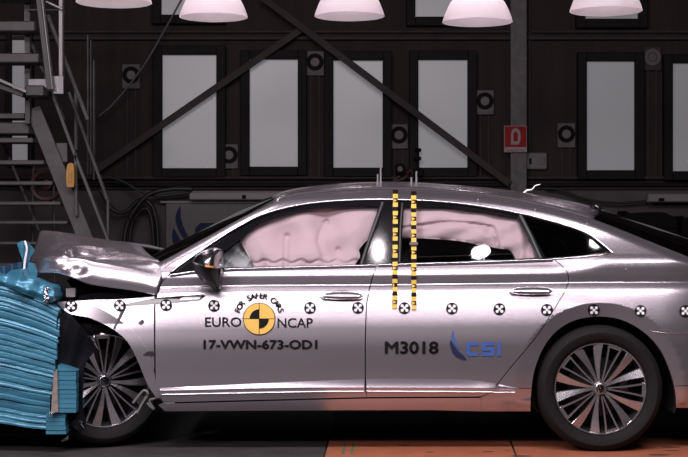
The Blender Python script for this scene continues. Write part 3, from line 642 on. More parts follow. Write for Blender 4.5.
def vnoise(x, y, seed):
    r = np.random.default_rng(seed); o = 0*x
    for k_ in range(7):
        a = r.uniform(0, 2*math.pi); f_ = r.uniform(.05, .16); o = o+np.sin((x*math.cos(a)+y*math.sin(a))*f_*2+r.uniform(0, 6))
    return o/7
x_, y_ = HG[..., 0], HG[..., 1]
P3 = Wn(x_, y_, HG[..., 2])
cr = 1-sst(60, 100, x_)
amp = .010*cr+.001
edge = np.ones_like(x_); edge[:, -6:] *= .4; edge[:, :3] *= .5
dsp = amp*(1-np.abs(vnoise(x_, y_*1.5, 3))*2)*edge
def gb(cx_, cy_, rx, ry, a, ang=0):
    c_, s_ = math.cos(ang), math.sin(ang); u = (x_-cx_)*c_+(y_-cy_)*s_; v = -(x_-cx_)*s_+(y_-cy_)*c_; return a*np.exp(-(u/rx)**2-(v/ry)**2)
dsp = dsp+gb(66, 255, 6, 4, .018)+gb(72, 254, 3, 4, -.018)+gb(57, 261, 7, 3, .012, -.4)+gb(78, 269, 8, 5, -.022)+gb(95, 247, 26, 2, .010, .12)+gb(60, 246, 16, 2.5, -.018, -.5)+gb(112, 252, 14, 2, -.006, -.35)
P3[..., 1] -= dsp*.8; P3[..., 2] += dsp*.5
far = P3[:, -2::-1].copy(); far[..., 1] = 2*.93-far[..., 1]
P3 = np.concatenate([P3, far[:, ::1]], 1)
hd = loft('bonnet', [list(r) for r in P3], M['paint'], car, flip=True)
so = hd.modifiers.new('thickness', 'SOLIDIFY'); so.thickness = .012; so.offset = -1
# ---- roof, windscreen, rear glass
sil = pch([(255, 206), (275, 194.8), (300, 188.3), (340, 184), (372, 182.4), (400, 182.2), (420, 183), (450, 185.2), (480, 187.8), (510, 191.2), (540, 196), (575, 203.3), (590, 207.5), (610, 213.6), (640, 223.5), (670, 233.8), (690, 241), (760, 268)])
def cross(px, near, Yn, cpx, cpy, n=15, pw=2.0):
    A = W(px, near, Yn); C_ = W(cpx, cpy, YC); r = []
    for j in range(n):
        u = j/(n-1)*2-1; a = abs(u)**pw; s_ = 1-a
        r.append(Vector((A.x*a+C_.x*s_, YC+(YC-A.y)*u, A.z*a+C_.z*s_)))
    return r
def edgeY(px): q = float(UAf(px)); return q, float(Yside(px, q))
rr = []
for px in np.linspace(274, 592, 54):
    q, y = edgeY(px); rr.append(cross(px, q-.2, y+.002, px, float(sil(px)), 17, 2.6))
roof = loft('roof_panel', rr, M['paint'], car, flip=True); so = roof.modifiers.new('thickness', 'SOLIDIFY'); so.thickness = .02; so.offset = -1
rr = []
for t in np.linspace(0, 1, 14):
    px = 158+(277-158)*t; q, y = edgeY(max(px, 160)); q = float(np.interp(px, [p[0] for p in UA], [p[1] for p in UA]))
    cpx = 138+(276-138)*t; cpy = float(np.interp(cpx, [138, 155, 200, 240, 262, 276], [262, 254.5, 231.5, 211.2, 200.8, 194.6]))
    rr.append(cross(px, q-.3, y, cpx, cpy, 17, 2.2))
ws = loft('windscreen', rr, M['screen'], car, flip=True)
rr = []
for px in np.linspace(594, 770, 22):
    q, y = edgeY(min(px, 758)); rr.append(cross(px, q-1.5, y+.01, px, float(sil(px)), 17, 2.6))
loft('rear_window', rr, M['tint'], car, flip=True)
strip_pts = [(x, float(UAf(x))-.3) for x in np.arange(278, 760, 5)]
strip('roof_seam', strip_pts, 1.2, -.004, 'black', side, .003)
# roof end edge and little fittings on the roof
def rp_(px, Y): # a point on roof at depth Y
    q, y = edgeY(px); A = W(px, q, y); C_ = W(px, float(sil(px)), YC); u = abs((Y-YC)/(YC-A.y)); a = u**2.6; return Vector((A.x*a+C_.x*(1-a), Y, A.z*a+C_.z*(1-a)))
for px, Y, h in ((377, .62, .05), (380, .7, .09), (410, .6, .035), (415, .7, .065)):
    b_ = rp_(px, Y); tube('roof_stud', [b_+Vector((0, 0, -.01)), b_+Vector((0, 0, h))], .006, M['stairlt'], roof, 8)
b_ = rp_(530, .85); ant = tube('aerial_mount', [b_+Vector((-.05, 0, -.005)), b_+Vector((-.03, 0, .02)), b_+Vector((.0, 0, .022)), b_+Vector((.025, 0, .05)), b_+Vector((.05, 0, .055))], [.016, .016, .012, .01, .006], M['darkchrome'], roof, 8)
b_ = rp_(589, .6); tube('roof_end_bolt', [b_+Vector((-.03, -.05, -.005)), b_+Vector((-.01, -.05, .012)), b_+Vector((.02, -.05, -.012))], .02, M['gloss'], roof, 8)
# trunk lid and rear bumper closing the tail
ys = np.linspace(283, 404, 20); n_ = [W(798 if y > 300 else 760+38*(y-283)/17, y, float(Yside(798, y))) for y in ys]
rr = []
for j in range(13):
    u = j/12; r = []
    for p in n_: r.append(Vector((p.x+.16*math.sin(math.pi*u)**.6, p.y+(2*YC-2*p.y)*u, p.z)))
    rr.append(r)
loft('tail_panel', rr, M['paint'], car)
# ---- wing mirror
mo = smo([(192.5, 261.5), (197, 255), (205, 250.2), (214, 248), (220.5, 249.5), (221.3, 254), (220, 267.5), (206, 266), (195, 263), (192.5, 261.5)], 4)[:-1]
ml = smo([(193, 263), (206, 267.3), (220, 268.8), (219.3, 278), (218.7, 289.5), (211, 286.3), (203.5, 282), (197.5, 275.5), (194, 268), (193, 263)], 4)[:-1]
mall = np.array(smo([(192.5, 261.5), (197, 255), (205, 250.2), (214, 248), (220.5, 249.5), (221.3, 254), (219.6, 275), (218.7, 289.5), (211, 286.3), (203.5, 282), (197.5, 275.5), (194, 268), (192.5, 261.5)], 4)[:-1])
def ymir(x, y): return -.10-.11*(1-(1-np.clip(edist(np.stack([x, y], 1), mall)/14, 0, 1))**2.2)
def ymc(x, y): return ymir(x, y)-.0035*(y-258)
mi = panel('wing_mirror', mo, ymc, M['darkchrome'], car, 1.5, 1.2, .13, inset=0); panel('mirror_housing', ml, ymir, M['frameblk'], mi, 1.5, 1.2, .12, inset=0)
panel('indicator_lens', [(192.8, 261.8), (206, 265.4), (220, 267), (220, 268.6), (206, 267.4), (193.2, 263.2)], lambda x, y: ymir(x, y)-.034, M['chrome'], mi, 1.5, 1, .01, inset=0)
panel('indicator_lamp', [(205, 265.1), (214, 266.2), (214, 267.8), (205, 267.1)], lambda x, y: ymir(x, y)-.039, M['orange'], mi, 1.5, 1, .008, inset=0)
box('mirror_foot', W(213, 272, .10), W(220, 265, -.05), M['gloss'], mi, .01)
# ---- airbags
dA = [(287, 236, 14), (326, 222, 14), (338, 250, 13)]
def yab(x, y):
    Y = Yside(x, y)+.035; p = np.stack([x, y], 1)
    puff = .045*np.sqrt(np.clip(edist(p, ABF)/16, 0, 1))
    for cx_, cy_, r in dA: d2 = np.hypot(x-cx_, y-cy_); puff = puff-.060*np.exp(-(d2/r)**2)-.022*np.exp(-(d2/2.6)**2)
    c1 = 325-6*np.exp(-((y-240)/14)**2); puff = puff-.016*np.exp(-((x-c1)/3.2)**2)*sst(222, 232, y)
    puff = puff-.018*np.exp(-((x-286)/3)**2)*sst(236, 242, y)-.022*np.exp(-((x-262)/4)**2-((y-265)/8)**2)-.018*np.exp(-((x-308)/5)**2-((y-268)/6)**2)-.014*np.exp(-((y-(262+1.5*np.sin(x*.35)))/1.6)**2)
    puff = puff+.004*np.sin(x*.11+y*.05+1)
    return Y+.06-puff
ABF = np.array(smo([(256, 268), (250, 259), (245, 249.5), (240, 240), (241, 228), (262, 216), (290, 206), (320, 203), (350, 202), (378, 203), (384, 206)], 3)+[(372, 236)]+smo([(364, 243), (359, 250), (360, 257), (352, 268)], 3)+[(300, 271)])
panel('side_airbag', [tuple(p) for p in ABF], yab, M['airbag'], car, 2, 1.6, .10, inset=0)
ABR = np.array([(398, 203)]+smo([(420, 203), (450, 205), (480, 208), (520, 215)], 3)+[(530, 236), (541, 262)]+smo([(518, 263), (510.5, 250.5), (499, 248.5), (459, 241), (420, 238.3), (398, 238)], 3))
def yab2(x, y):
    p = np.stack([x, y], 1); puff = .045*np.sqrt(np.clip(edist(p, ABR)/12, 0, 1))
    seam = pch([(395, 229), (420, 225.5), (450, 222.3), (470, 223.5), (491, 227)])(x); s_ = (1-sst(489, 494, x))
    puff = puff-.022*np.exp(-((y-seam)/1.6)**2)*s_-.020*np.exp(-((x-(493+(y-227)*.25))/1.8)**2)*sst(224, 229, y)
    puff = puff-.03*np.exp(-((x-490)/5)**2-((y-231)/4)**2)+.006*np.sin(x*.13+y*.3)+.006*np.sin(x*.45)*np.exp(-((x-528)/10)**2)*2
    return Yside(x, y)+.09-puff
panel('side_airbag', [tuple(p) for p in ABR], yab2, M['airbag'], car, 2, 1.4, .08, inset=0)
def yfa(x, y): return Yside(x, y)+.10+.03*np.abs(np.sin(x*.16+y*.10))+.02*np.abs(np.sin(y*.21-x*.13))
panel('front_airbag', [(222, 270), (224, 254), (234, 246), (246, 238), (256, 268), (250, 271)], yfa, M['offwhite'], car, 2, 2, .12, inset=0)
# ---- cabin behind the windows: dark floor pan, trims, seats
box('underbody', W(172, 408, .17), Vector((W(520, 400, .17).x, 1.69, .36)), M['trench'], car, .03)
panel('door_inner_trim', [(164, 277), (377, 267.5), (552, 261.5), (563, 279), (548, 318), (490, 394), (367, 396), (165, 400)], Yoff(.07), M['cabin'], car, 20, 6, .03, inset=1.5)
def seat(px, nm='seat'):
    x = W(px, 300, .5).x
    s_ = box('seat', (x-.22, .35, .42), (x+.25, .85, .58), M['seat'], car, .05)
    v, f = bx_data((-.06, .36, 0), (.07, .84, .56), .05); new_obj('backrest', [(x+.25+p[0]+p[2]*.30, p[1], .55+p[2]) for p in v], f, M['seat'], s_, False)
    v, f = bx_data((-.05, .50, .60), (.05, .72, .80), .04); new_obj('headrest', [(x+.25+p[0]+p[2]*.30, p[1], .55+p[2]-.02) for p in v], f, M['seat'], s_, False)
seat(335); seat(478)
box('dashboard', W(170, 282, .2), Vector((W(228, 270, .2).x, 1.66, .93)), M['cabin'], car, .04)
rr = []
for px in np.linspace(276, 590, 12): rr.append([p+Vector((0, 0, -.035)) for p in cross(px, float(UAf(px))+2, edgeY(px)[1]+.05, px, float(sil(px))+1.5, 9, 2.6)])
loft('headlining', rr, M['cabin'], car)
ct = np.array(sst(0, 1, np.linspace(0, 1, 6)))
# wheel arch liners
def liner(cx_, cy_, r_, Ya, Yb, a0=-20, a1=200):
    c_ = W(cx_, cy_, .1); rows = []
    for y in (Ya, Yb): rows.append([Vector((c_.x+r_*math.cos(math.radians(a)), y, c_.z+r_*math.sin(math.radians(a)))) for a in np.linspace(a0, a1, 30)])
    rows.append([Vector((c_.x+.02*math.cos(math.radians(a)), Yb+.01, c_.z+.02*math.sin(math.radians(a)))) for a in np.linspace(a0, a1, 30)])
    loft('wheel_arch_liner', rows, M['trench'], car)
liner(604, 387, .388, .03, .42); liner(108, 380, .36, .07, .45, -10, 200)
box('floor_pan', (W(676, 0, .2).x-.02, .18, .27), (W(770, 0, .3).x, 1.6, .42), M['trench'], car, .03)
panel('bumper_underside', [(676, 406), (676, 398), (780, 396), (780, 406)], lambda x, y: .12+0*x, M['black'], car, 20, 10, .3, inset=0)

# ---- wheels
def spoke_mesh(a_in, a_out, hw_in, hw_out, r0, r1, y0, y1, thk, n=7, sl=0.0):
    rows = []
    for i in range(n):
        t = i/(n-1); r = r0+(r1-r0)*t; a = a_in+(a_out-a_in)*t; hw = hw_in+(hw_out-hw_in)*t**1.25; y = y0+(y1-y0)*math.sin(t*math.pi/2)**.8
        ring = []
        for (s_, dy) in ((-1, thk), (-1, .004), (-.86, 0), (.86, 0), (1, .004), (1, thk)):
            an = a+s_*hw/r; ring.append(Vector((r*math.cos(an), y+dy+sl*s_*t, r*math.sin(an))))
        rows.append(ring)
    n6 = 6; v = [p for r in rows for p in r]; f = []; mi = []
    for i in range(n-1):
        for k_ in range(n6):
            j = (k_+1) % n6; f.append((i*n6+k_, i*n6+j, (i+1)*n6+j, (i+1)*n6+k_)); mi.append(0 if k_ in (1, 2, 3) else 1)
    f += [tuple(range(n6))[::-1], tuple((n-1)*n6+k_ for k_ in range(n6))]; mi += [1, 1]
    return v, f, mi
def make_wheel(R=.335, Rr=.247, rot=0):
    tyre_p = [(Rr-.004, .012), (Rr+.004, -.004), (Rr+.020, -.020), (Rr+.052, -.026), (R-.024, -.018), (R-.010, -.004), (R-.003, .015), (R, .05), (R, .09)]
    for g in (.095, .135, .175): tyre_p += [(R, g), (R-.008, g+.001), (R-.008, g+.008), (R, g+.009)]
    tyre_p += [(R-.003, .205), (R-.012, .222), (Rr+.04, .235), (Rr, .225)]
    wheel = lathe('wheel', [(Rr-.020, .20), (Rr-.026, .05), (Rr-.014, .022), (Rr-.010, .006), (Rr-.003, .002), (Rr, .008), (Rr, .22), (Rr-.020, .20)], M['alloydark'], None, 64, 'y')
    lathe('tyre', tyre_p, M['rubber'], wheel, 72, 'y')
    lathe('rim_lip', [(Rr-.012, .010), (Rr-.009, .001), (Rr-.004, .000), (Rr-.002, .006)], M['alloy'], wheel, 64, 'y')
    lathe('brake_disc', [(.0005, .10), (.05, .10), (.07, .12), (.16, .12), (.16, .14), (.0005, .14)], M['disc'], wheel, 40, 'y')
    lathe('wheel_backing', [(.0005, .16), (Rr-.02, .16)], M['trench'], wheel, 40, 'y')
    for k_ in range(5):
        a = math.radians(rot+72*k_); dg = math.radians
        for (ai, ao, wi, wo) in ((dg(29), dg(22.6), .004, .027), (dg(43), dg(49.4), .004, .027)):
            v, f, mi_ = spoke_mesh(a+ai, a+ao, wi*1.6, wo, .036, Rr-.008, .014, .004, .032, 7, .007 if ai < .6 else -.007)
            o = new_obj('spoke', v, f, [M['alloy'], M['alloydark']], wheel, False); o.data.polygons.foreach_set('material_index', mi_)
        for s_ in (-1, 1):
            v, f, mi_ = spoke_mesh(a+s_*dg(5), a+s_*dg(8.2), .004, .0055, .042, Rr-.012, .014, .004, .03)
            o = new_obj('loop_spoke', v, f, [M['alloy'], M['alloydark']], wheel, False); o.data.polygons.foreach_set('material_index', mi_)
        v, f, mi_ = spoke_mesh(a, a, Rr*dg(9), Rr*dg(9.2), Rr-.022, Rr-.009, .005, .004, .03, 3)
        o = new_obj('loop_end', v, f, [M['alloy'], M['alloydark']], wheel, False); o.data.polygons.foreach_set('material_index', mi_)
        nb = .032; lathe('wheel_bolt', [(.0005, -.001), (.007, -.001), (.009, .012)], M['satin'], wheel, 8, 'y', (nb*1.5*math.cos(a+.63), .016, nb*1.5*math.sin(a+.63)))
    hub = lathe('hub_cap', [(.0005, -.001), (.026, .000), (.030, .003), (.033, .010), (.042, .018), (.050, .034)], M['alloy'], wheel, 32, 'y')
    lathe('cap_field', [(.0005, -.0025), (.025, -.0018), (.0255, -.000)], M['gloss'], wheel, 28, 'y')
    rg = lathe('cap_ring', [(.0215, -.0042), (.0245, -.0042), (.0250, -.0015)], M['chrome'], wheel, 28, 'y')
    for pts in ([(-.0075, .019), (0, .002), (.0075, .019)], [(-.017, .011), (-.008, -.018), (0, -.001), (.008, -.018), (.017, .011)]):
        tube('emblem_stroke', [(x, -.0038, z) for x, z in pts], .0018, M['chrome'], wheel, 6)
    cal = box('brake_caliper', (.105, .075, -.03), (.165, .10, .045), M['greysteel'], wheel, .01)
    return wheel
def place(wheel, loc, rz=0, ry=0, rx=0): wheel.parent = car; wheel.location = loc; wheel.rotation_euler = (rx, ry, rz)
wr = make_wheel(rot=-2)
c_ = W(599.4, 387, .02); place(wr, (c_.x, -.012, .334))
def copy_tree(o, loc, rz=0, mirror=False):
    c2 = o.copy(); COL.objects.link(c2); c2.location = loc; c2.rotation_euler = (0, 0, rz); c2.parent = car
    for ch in o.children: q = ch.copy(); COL.objects.link(q); q.parent = c2
    return c2
cf = W(105, 379.5, .0)
w2 = copy_tree(wr, (W(105, 379, .14).x, .14, .360)); w2.scale = (1.03, 1, 1.03); w2.rotation_euler = (math.radians(-2), math.radians(-22), math.radians(24))
copy_tree(wr, (c_.x, 2*YC-.02, .334), math.pi); copy_tree(wr, (cf.x-.12, 2*YC-.02, .334), math.pi)
# ---- decals: targets, tapes, lettering
def decal(name, V, Fc, m, par, off=-.006):
    P = np.asarray(V, float); a = [np.array(P[list(f)]) for f in Fc]
    Fc = [f if np.cross(P[f[1]]-P[f[0]], P[f[2]]-P[f[0]]) > 0 else f[::-1] for f in Fc]
    return new_obj(name, Wn(P[:, 0], P[:, 1], Yside(P[:, 0], P[:, 1])+off), Fc, m, par, False)
def disc_geo(cx_, cy_, r, n=20, a0=0, a1=360):
    if a1-a0 >= 360: V = [(cx_, cy_)]+[(cx_+r*math.cos(2*math.pi*k/n), cy_+r*math.sin(2*math.pi*k/n)) for k in range(n)]; return V, [(0, 1+k, 1+(k+1) % n) for k in range(n)]
    V = [(cx_, cy_)]+[(cx_+r*math.cos(math.radians(a0+(a1-a0)*k/n)), cy_-r*math.sin(math.radians(a0+(a1-a0)*k/n))) for k in range(n+1)]; return V, [(0, 1+k, 2+k) for k in range(n)]
def target(cx_, cy_, par, r=5.9):
    V, f = disc_geo(cx_, cy_, r, 24); mi_ = [0]*len(f)
    o = decal('tracking_target', V, f, M['blk'], par, -.014 if cx_ < 130 else -.008)
    V2 = []; f2 = []
    for dx, dy in ((0, 0), (-2.35, -2.35), (2.35, -2.35), (-2.35, 2.35), (2.35, 2.35)):
        v, g = disc_geo(cx_+dx, cy_+dy, 1.55, 10); b = len(V2); V2 += v; f2 += [tuple(i+b for i in q) for q in g]
    # ring of white dots joined to the disc: second material of the same sticker
    P = np.array(V2); Yo = Yside(P[:, 0], P[:, 1])+(-.016 if cx_ < 130 else -.010)
    me = o.data; v0 = [tuple(v.co) for v in me.vertices]; F0 = [tuple(p.vertices) for p in me.polygons]; n0 = len(v0)
    f2 = [q if np.cross(P[q[1]]-P[q[0]], P[q[2]]-P[q[0]]) > 0 else q[::-1] for q in f2]
    me2 = bpy.data.meshes.new('tracking_target'); me2.from_pydata(v0+[tuple(p) for p in Wn(P[:, 0], P[:, 1], Yo)], [], F0+[tuple(i+n0 for i in q) for q in f2])
    me2.materials.append(M['blk']); me2.materials.append(M['wht']); me2.polygons.foreach_set('material_index', [0]*len(F0)+[1]*len(f2)); me2.update(); o.data = me2
for x, y, p in ((71, 305.6, fe), (119.5, 305.4, fe), (166, 305, fdo), (214, 305.6, fdo), (310, 307.8, fdo), (358, 307.7, fdo), (404.5, 308, rdo), (452, 308.4, rdo), (499.5, 309, rdo), (547, 309.8, rdo), (594, 310.2, side), (640.6, 310.8, side), (685.5, 311, side)):
    target(x, y, p)
def heavy(V, f, b):
    if b <= 0: return V, f
    n = len(V); VV = []; ff = []
    for k_, (dx, dy) in enumerate(((-b, 0), (b, 0), (0, -b*.7), (0, b*.7), (0, 0))): VV.append(V+[dx, dy]); ff += [tuple(i+k_*n for i in q) for q in f]
    return np.concatenate(VV), ff
def txt(body, x0, x1, y0, y1, m, par, bold=0.0):
    V, f = fit_text(body, x0+bold, x1-bold, y0+bold*.7, y1-bold*.7); V, f = heavy(V, f, bold); decal('lettering', V, f, m, par)
txt('EURO', 205, 241.3, 317.2, 326.7, M['blk'], fdo, .12); txt('NCAP', 277.5, 312.8, 318, 327.6, M['blk'], fdo, .12)
txt('17-VWN-673-OD1', 203.3, 317.5, 339.8, 349.2, M['blk'], fdo, .55); txt('M3018', 384.8, 438.6, 341.2, 354, M['blk'], rdo, .62)
s_ = 'FOR SAFER CARS'
for i, chh in enumerate(s_):
    if chh == ' ': continue
    V, f = text_geo(chh); lo, hi = V.min(0), V.max(0); V = (V-[(lo[0]+hi[0])/2, 0])*(5.5/.69); V, f = heavy(V, f, .30)
    ang = math.radians(158.5-(158.5-21.5)*i/13); r_ = 20.6+V[:, 1]; t_ = V[:, 0]
    ex, ey = math.cos(ang), -math.sin(ang); tx, ty = math.sin(ang), math.cos(ang)
    P = np.stack([259.2+ex*r_+tx*t_, 318.8+ey*r_+ty*t_], 1); decal('lettering', P, f, M['blk'], fdo, -.011)
lx, ly = 259.2, 318.8
V, f = disc_geo(lx, ly, 16.3, 40); decal('round_emblem', V, f, M['blk'], fdo, -.0055)
for a0 in (0, 90, 180, 270):
    V, f = disc_geo(lx+.35*(1 if a0 in (0, 270) else -1), ly+(-.35 if a0 < 180 else .35), 15.1, 12, a0, a0+90); decal('emblem_quarter', V, f, M['yel'], fdo, -.0075)
for a0 in (90, 270): V, f = disc_geo(lx, ly, 9.6, 12, a0, a0+90); decal('emblem_core', V, f, M['blk'], fdo, -.0095)
def ngon_decal(poly, m, par, name):
    if sarea(poly) < 0: poly = poly[::-1]
    pts = np.array(poly); decal(name, pts, [tuple(range(len(poly)))], m, par)
def tri_decal(poly, m, par, name): panel(name, poly, Yoff(-.005), m, par, 6, 3, 0, inset=0, step=4)
tri_decal(swl(SWL, 450, 329.8, .218), M['blu'], rdo, 'logo_blade'); tri_decal(swl(SWD, 450, 329.8, .218), M['navy'], rdo, 'logo_blade')
for p in csi(466, 501, 342, 356, 3.6): tri_decal(p, M['blu'], rdo, 'logo_letter')
def tape(cx0, cx1, ya, yb, n, shift):
    vs = []; fs = []; mi_ = []
    for k_ in range(n):
        t0, t1 = k_/n, (k_+1)/n; y0_, y1_ = ya+(yb-ya)*t0, ya+(yb-ya)*t1; x0_, x1_ = cx0+(cx1-cx0)*t0, cx0+(cx1-cx0)*t1
        b = len(vs)
        for (x, y, s_) in ((x0_, y0_, -2.5), (x0_, y0_, 2.5), (x1_, y1_, 2.5), (x1_, y1_, -2.5)): vs.append(tuple(Wn(np.array(x+s_), np.array(y), Yside(x, y)-.012)))
        fs.append((b, b+1, b+2, b+3)); q = (k_+shift) % 4; mi_.append(1 if q in (0, 2) else 0)
        if q == 2:   # the pointer mark
            b = len(vs)
            for (x, y) in ((x0_-2, y0_+.4), (x0_+1.6, (y0_+y1_)/2), (x0_-2, y1_-.4)): vs.append(tuple(Wn(np.array(x), np.array(y), Yside(x, y)-.014)))
            fs.append((b, b+1, b+2)); mi_.append(0)
    o = new_obj('scale_tape', vs, fs, [M['tapey'], M['blk']], car, False); o.data.polygons.foreach_set('material_index', mi_)
    o.modifiers.new('thickness', 'SOLIDIFY').thickness = .002
tape(395.4, 394.8, 190, 308.5, 28, 0); tape(413.6, 414, 191.5, 309.5, 28, 0)
box('tape_clip', W(409.5, 245.5, .10), W(417.8, 242, .12), M['dot'], car, .003)
for x, y in ((614, 252.5), (595.5, 260), (626, 269), (625, 283), (621.5, 305), (587, 223.5), (535, 209.5), (478, 199.6)):
    V, f = disc_geo(x, y, .9, 8); decal('reference_pin', V, f, M['card'], side, -.004)
# ---- wrecked nose: engine bay, hanging liner, bits
def crumple(name, a, b, m, par, amp=.02, n=8, seed=1):
    r = np.random.default_rng(seed); a = Vector(a); b = Vector(b); v = []; f = []
    lo = [min(a[i], b[i]) for i in range(3)]; hi = [max(a[i], b[i]) for i in range(3)]; idx = {}
    def vid(i, j, k_):
        if (i, j, k_) not in idx:
            idx[(i, j, k_)] = len(v); v.append(tuple(lo[q]+(hi[q]-lo[q])*c__/n+r.uniform(-amp, amp) for q, c__ in enumerate((i, j, k_))))
        return idx[(i, j, k_)]
    for u in range(n):
        for w_ in range(n):
            for (fx) in range(3):
                for s_ in (0, n):
                    q = []
                    for du, dw in ((0, 0), (1, 0), (1, 1), (0, 1)):
                        c__ = [u+du, w_+dw]; c__.insert(fx, s_); q.append(vid(*c__))
                    if (s_ == 0) != (fx == 1): q = q[::-1]
                    f.append(tuple(q))
    return new_obj(name, v, f, m, par, False)
crumple('engine_block', W(70, 300, .25), W(158, 272, 1.2), M['debris'], car, .018, 9, 2)
crumple('engine_subframe', W(74, 425, .45), W(160, 305, 1.5), M['trench'], car, .02, 6, 3)
prism('engine_bracket', [(66, 297), (66, 288.5), (75.5, 288), (75, 297)], .10, .16, M['greysteel'], car)
prism('bonnet_hinge', [(78, 296), (100, 292), (130, 293.5), (150, 296), (120, 298), (80, 299)], .12, .2, M['debris'], car)
def ylin(x, y): return -.040+.015*np.sin(x*.25+y*.07)+.012*np.sin(y*.11)
lnr = panel('arch_liner_flap', smo([(57, 313), (70, 316), (76, 322), (88, 335), (96, 348), (86, 362), (83, 380), (82, 405), (86, 424), (82, 431), (70, 424), (62, 400), (55, 372), (56, 340), (57, 313)], 3)[:-1], ylin, M['debris'], car, 3, 3, .02, inset=0)
for i, (x0_, y0_, x1_, y1_) in enumerate(((72, 331, 77, 334.5), (88, 337, 95, 339), (91, 338, 98, 349), (94, 336, 109, 335), (78, 420, 84, 428), (62, 441, 68, 438), (66, 440, 68.5, 436))):
    tube('metal_shard', [W(x0_, y0_, -.03), W((x0_+x1_)/2+.6, (y0_+y1_)/2-.8, -.045), W(x1_, y1_, -.03)], [.006, .010, .005], M['chrome'], lnr, 6)
# bent steel loop by the sill
tube('bent_bracket', [W(x, y, -.03) for x, y in smo([(133, 403), (138, 396.5), (144, 390.5), (148, 394), (143, 402), (137, 413)], 3)], .007, M['greysteel'], car, 6)
tube('bent_bracket', [W(x, y, -.02) for x, y in smo([(147, 403), (152, 408), (154, 409), (149, 401), (153, 399), (160, 398), (166, 403), (175, 403)], 3)], .006, M['greysteel'], car, 6)
crumple('sill_end', W(153, 410, .05), W(166, 396, .2), M['debris'], car, .008, 4, 5)

# ------------------------------------------------------------------ the deformable barrier
bar = thing('deformable_barrier', 'crushed blue honeycomb barrier block buried in the car nose', 'barrier', W(20, 428, .3)-Vector((0, 0, 0)))
bar.location.z = 0
topf = pch([(-80, 277), (0, 285.5), (20, 291.5), (45, 301.5), (60, 310)]); botf = pch([(-80, 419), (0, 423.5), (30, 428.5), (48, 430)])
rightf = pch([(280, 58.5), (311, 59), (330, 57.5), (369, 54.5), (410, 48.5), (432, 45)])
NL = 24
Xs = np.linspace(0, 1, 26); r = np.random.default_rng(11)
cuts = np.cumsum(np.r_[0, r.uniform(.6, 1.4, NL)]); cuts /= cuts[-1]
wob = [0.25*np.sin(Xs*r.uniform(3, 6)+r.uniform(0, 6))+.08*np.sin(Xs*r.uniform(12, 20)+r.uniform(0, 6)) for _ in range(NL+1)]
for i in range(NL):
    rows = []
    jit = r.uniform(-1.2, 1.2); yo = r.uniform(-.004, .004); lean = r.uniform(-.005, .003)
    xe = float(rightf(285+145*(i+.5)/NL))+jit
    X = -80+(xe+80)*Xs; y0_ = topf(X)+(botf(X)-topf(X))*cuts[i]+wob[i]+.15; y1_ = topf(X)+(botf(X)-topf(X))*cuts[i+1]+wob[i+1]-.15
    dent = .005*np.sin(Xs*r.uniform(4, 9)+r.uniform(0, 6))+.002*np.sin(Xs*r.uniform(20, 40)+r.uniform(0, 6))
    Yb = -.06+yo+dent
    for fr_, yy in ((0, .85), (0, .007), (.08, .001), (.3, 0), (.34, .003), (.38, 0), (.66, lean*.6), (.70, .003+lean*.6), (.74, lean*.7), (.94, .002+lean), (1, .008), (1, .85)):
        Yv = Yb+yy if yy < .5 else np.full(len(X), yy)
        base = Wn(X, y0_+(y1_-y0_)*fr_, Yb)
        base[:, 1] = Yv; rows.append(base)
    o = loft('honeycomb_layer', rows, M['barrier'], None, flip=False, smooth=False)
    me = o.data; nv = len(X); endf = [tuple(k_*nv+nv-1 for k_ in range(len(rows)))]
    v0 = [tuple(v.co) for v in me.vertices]; F0 = [tuple(p.vertices) for p in me.polygons]
    me2 = bpy.data.meshes.new('honeycomb_layer'); me2.from_pydata(v0, [], F0+endf+[tuple(k_*nv for k_ in range(len(rows)))[::-1]]); me2.materials.append(M['barrier']); me2.update(); o.data = me2
    under(o, bar)
def yb1(x, y): return -.085+.024*np.sin(x*.16+1)+.008*np.sin(x*.32+y*.2)-.03*np.exp(-((y-(281+.3*x))/4)**2)
under(panel('crumpled_face_sheet', smo([(-60, 268), (-20, 272), (0, 276.5), (10.5, 270.8), (21, 269.3), (25, 276), (33, 279.5), (46, 284.5), (52.5, 287), (54, 294), (51, 303), (35, 298), (20, 292.5), (0, 286), (-60, 280)], 3), yb1, M['barrier'], None, 2.5, 2, .25, inset=0), bar)
def yb2(x, y): return .05-.05*np.exp(-((x-(26.5-.05*(y-241)))/2.0)**2)+.004*(x-25)*.9
under(panel('bent_face_fin', smo([(17, 243.5), (20.5, 241.3), (25, 241), (28.5, 244), (34, 251), (30.5, 257), (28, 263), (27.5, 272), (25.5, 277), (23.5, 277), (23, 262), (19.5, 252), (17, 243.5)], 3)[:-1], yb2, M['barrier'], None, 1.2, 1.6, .03, inset=0), bar)
under(tube('torn_edge', [W(x, y, -.005) for x, y in smo([(24.6, 241), (26.8, 248), (25.4, 258), (24.3, 267), (24.8, 276)], 3)], .006, M['wht'], None, 6), bar)
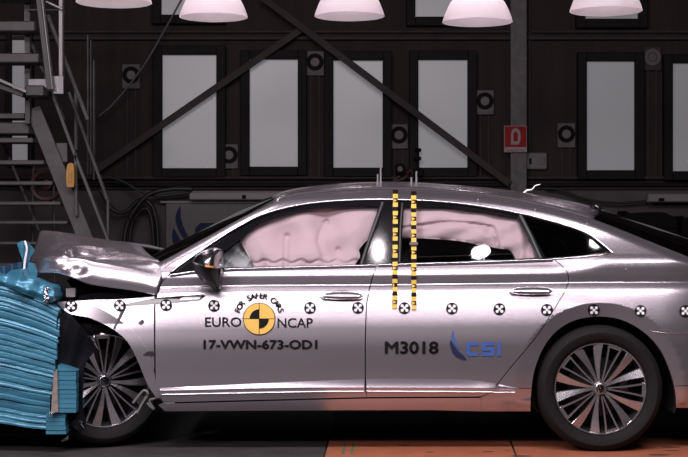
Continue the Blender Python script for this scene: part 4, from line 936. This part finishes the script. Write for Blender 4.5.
under(panel('fin_base', [(26, 277), (28, 262), (34, 264), (37, 274), (36, 281)], lambda x, y: .03+.004*(x-30), M['barrier'], None, 2, 2, .03, inset=0), bar)
o = crumple('torn_foil', W(45, 301, -.10), W(55, 286, .08), M['foil'], None, .014, 5, 8); under(o, bar)
under(panel('rear_face_sheet', smo([(-60, 268), (0, 267), (12, 264), (22, 262.5), (23, 271), (10, 276), (0, 280), (-60, 285)], 3)[:], lambda x, y: .25+.02*np.sin(x*.4), M['barrierd'], None, 4, 3, .4, inset=0), bar)
# the bumper element in front: thin stacked layers, brown edge
def stack(name, poly_x0, poly_x1, ya, yb_, n, Ya, Yb, m, seed, tilt=0):
    r2 = np.random.default_rng(seed)
    for i in range(n):
        a, b = ya+(yb_-ya)*i/n, ya+(yb_-ya)*(i+1)/n-.35; x0_, x1_ = poly_x0+r2.uniform(-.3, .3), poly_x1+r2.uniform(-.5, .5)
        under(prism(name, [(x0_, a-tilt), (x1_, a), (x1_, b), (x0_, b-tilt)], Ya+r2.uniform(-.004, .004), Yb, m, None), bar)
stack('bumper_layer', 57.5, 76, 371, 413, 9, -.12, .7, M['barrier'], 4)
under(prism('bumper_cap', [(57.5, 371), (58, 365), (66, 366.5), (76.3, 371)], -.122, .7, M['barrier']), bar)
stack('bumper_layer', 46, 65.5, 413.5, 434.5, 5, -.10, .7, M['barrier'], 5)
under(prism('bumper_edge', [(53.5, 372), (57, 369), (58, 412), (51, 413)], -.14, .3, M['card']), bar)
crumple_o = crumple('foil_scrap', W(49, 414, -.15), W(54, 411.5, -.13), M['foil'], None, .004, 3, 9); under(crumple_o, bar)
o = crumple('backing_plate', W(56, 430, .1), W(66, 312, .7), M['barrierd'], None, .012, 6, 12); under(o, bar)
tr_ = thing('barrier_trolley', 'dark steel base carrying the blue barrier above the floor', 'base', W(10, 446, .4)); tr_.location.z = 0
under(box('base_plate', (W(-80, 0, .1).x, .1, .065), (W(44, 0, .1).x, .84, .09), M['frame'], bev=.008), tr_)
for x in (-60, 28): under(box('base_leg', (W(x, 0, .1).x, .2, -.002), (W(x+9, 0, .1).x, .75, .065), M['frame'], bev=.006), tr_)
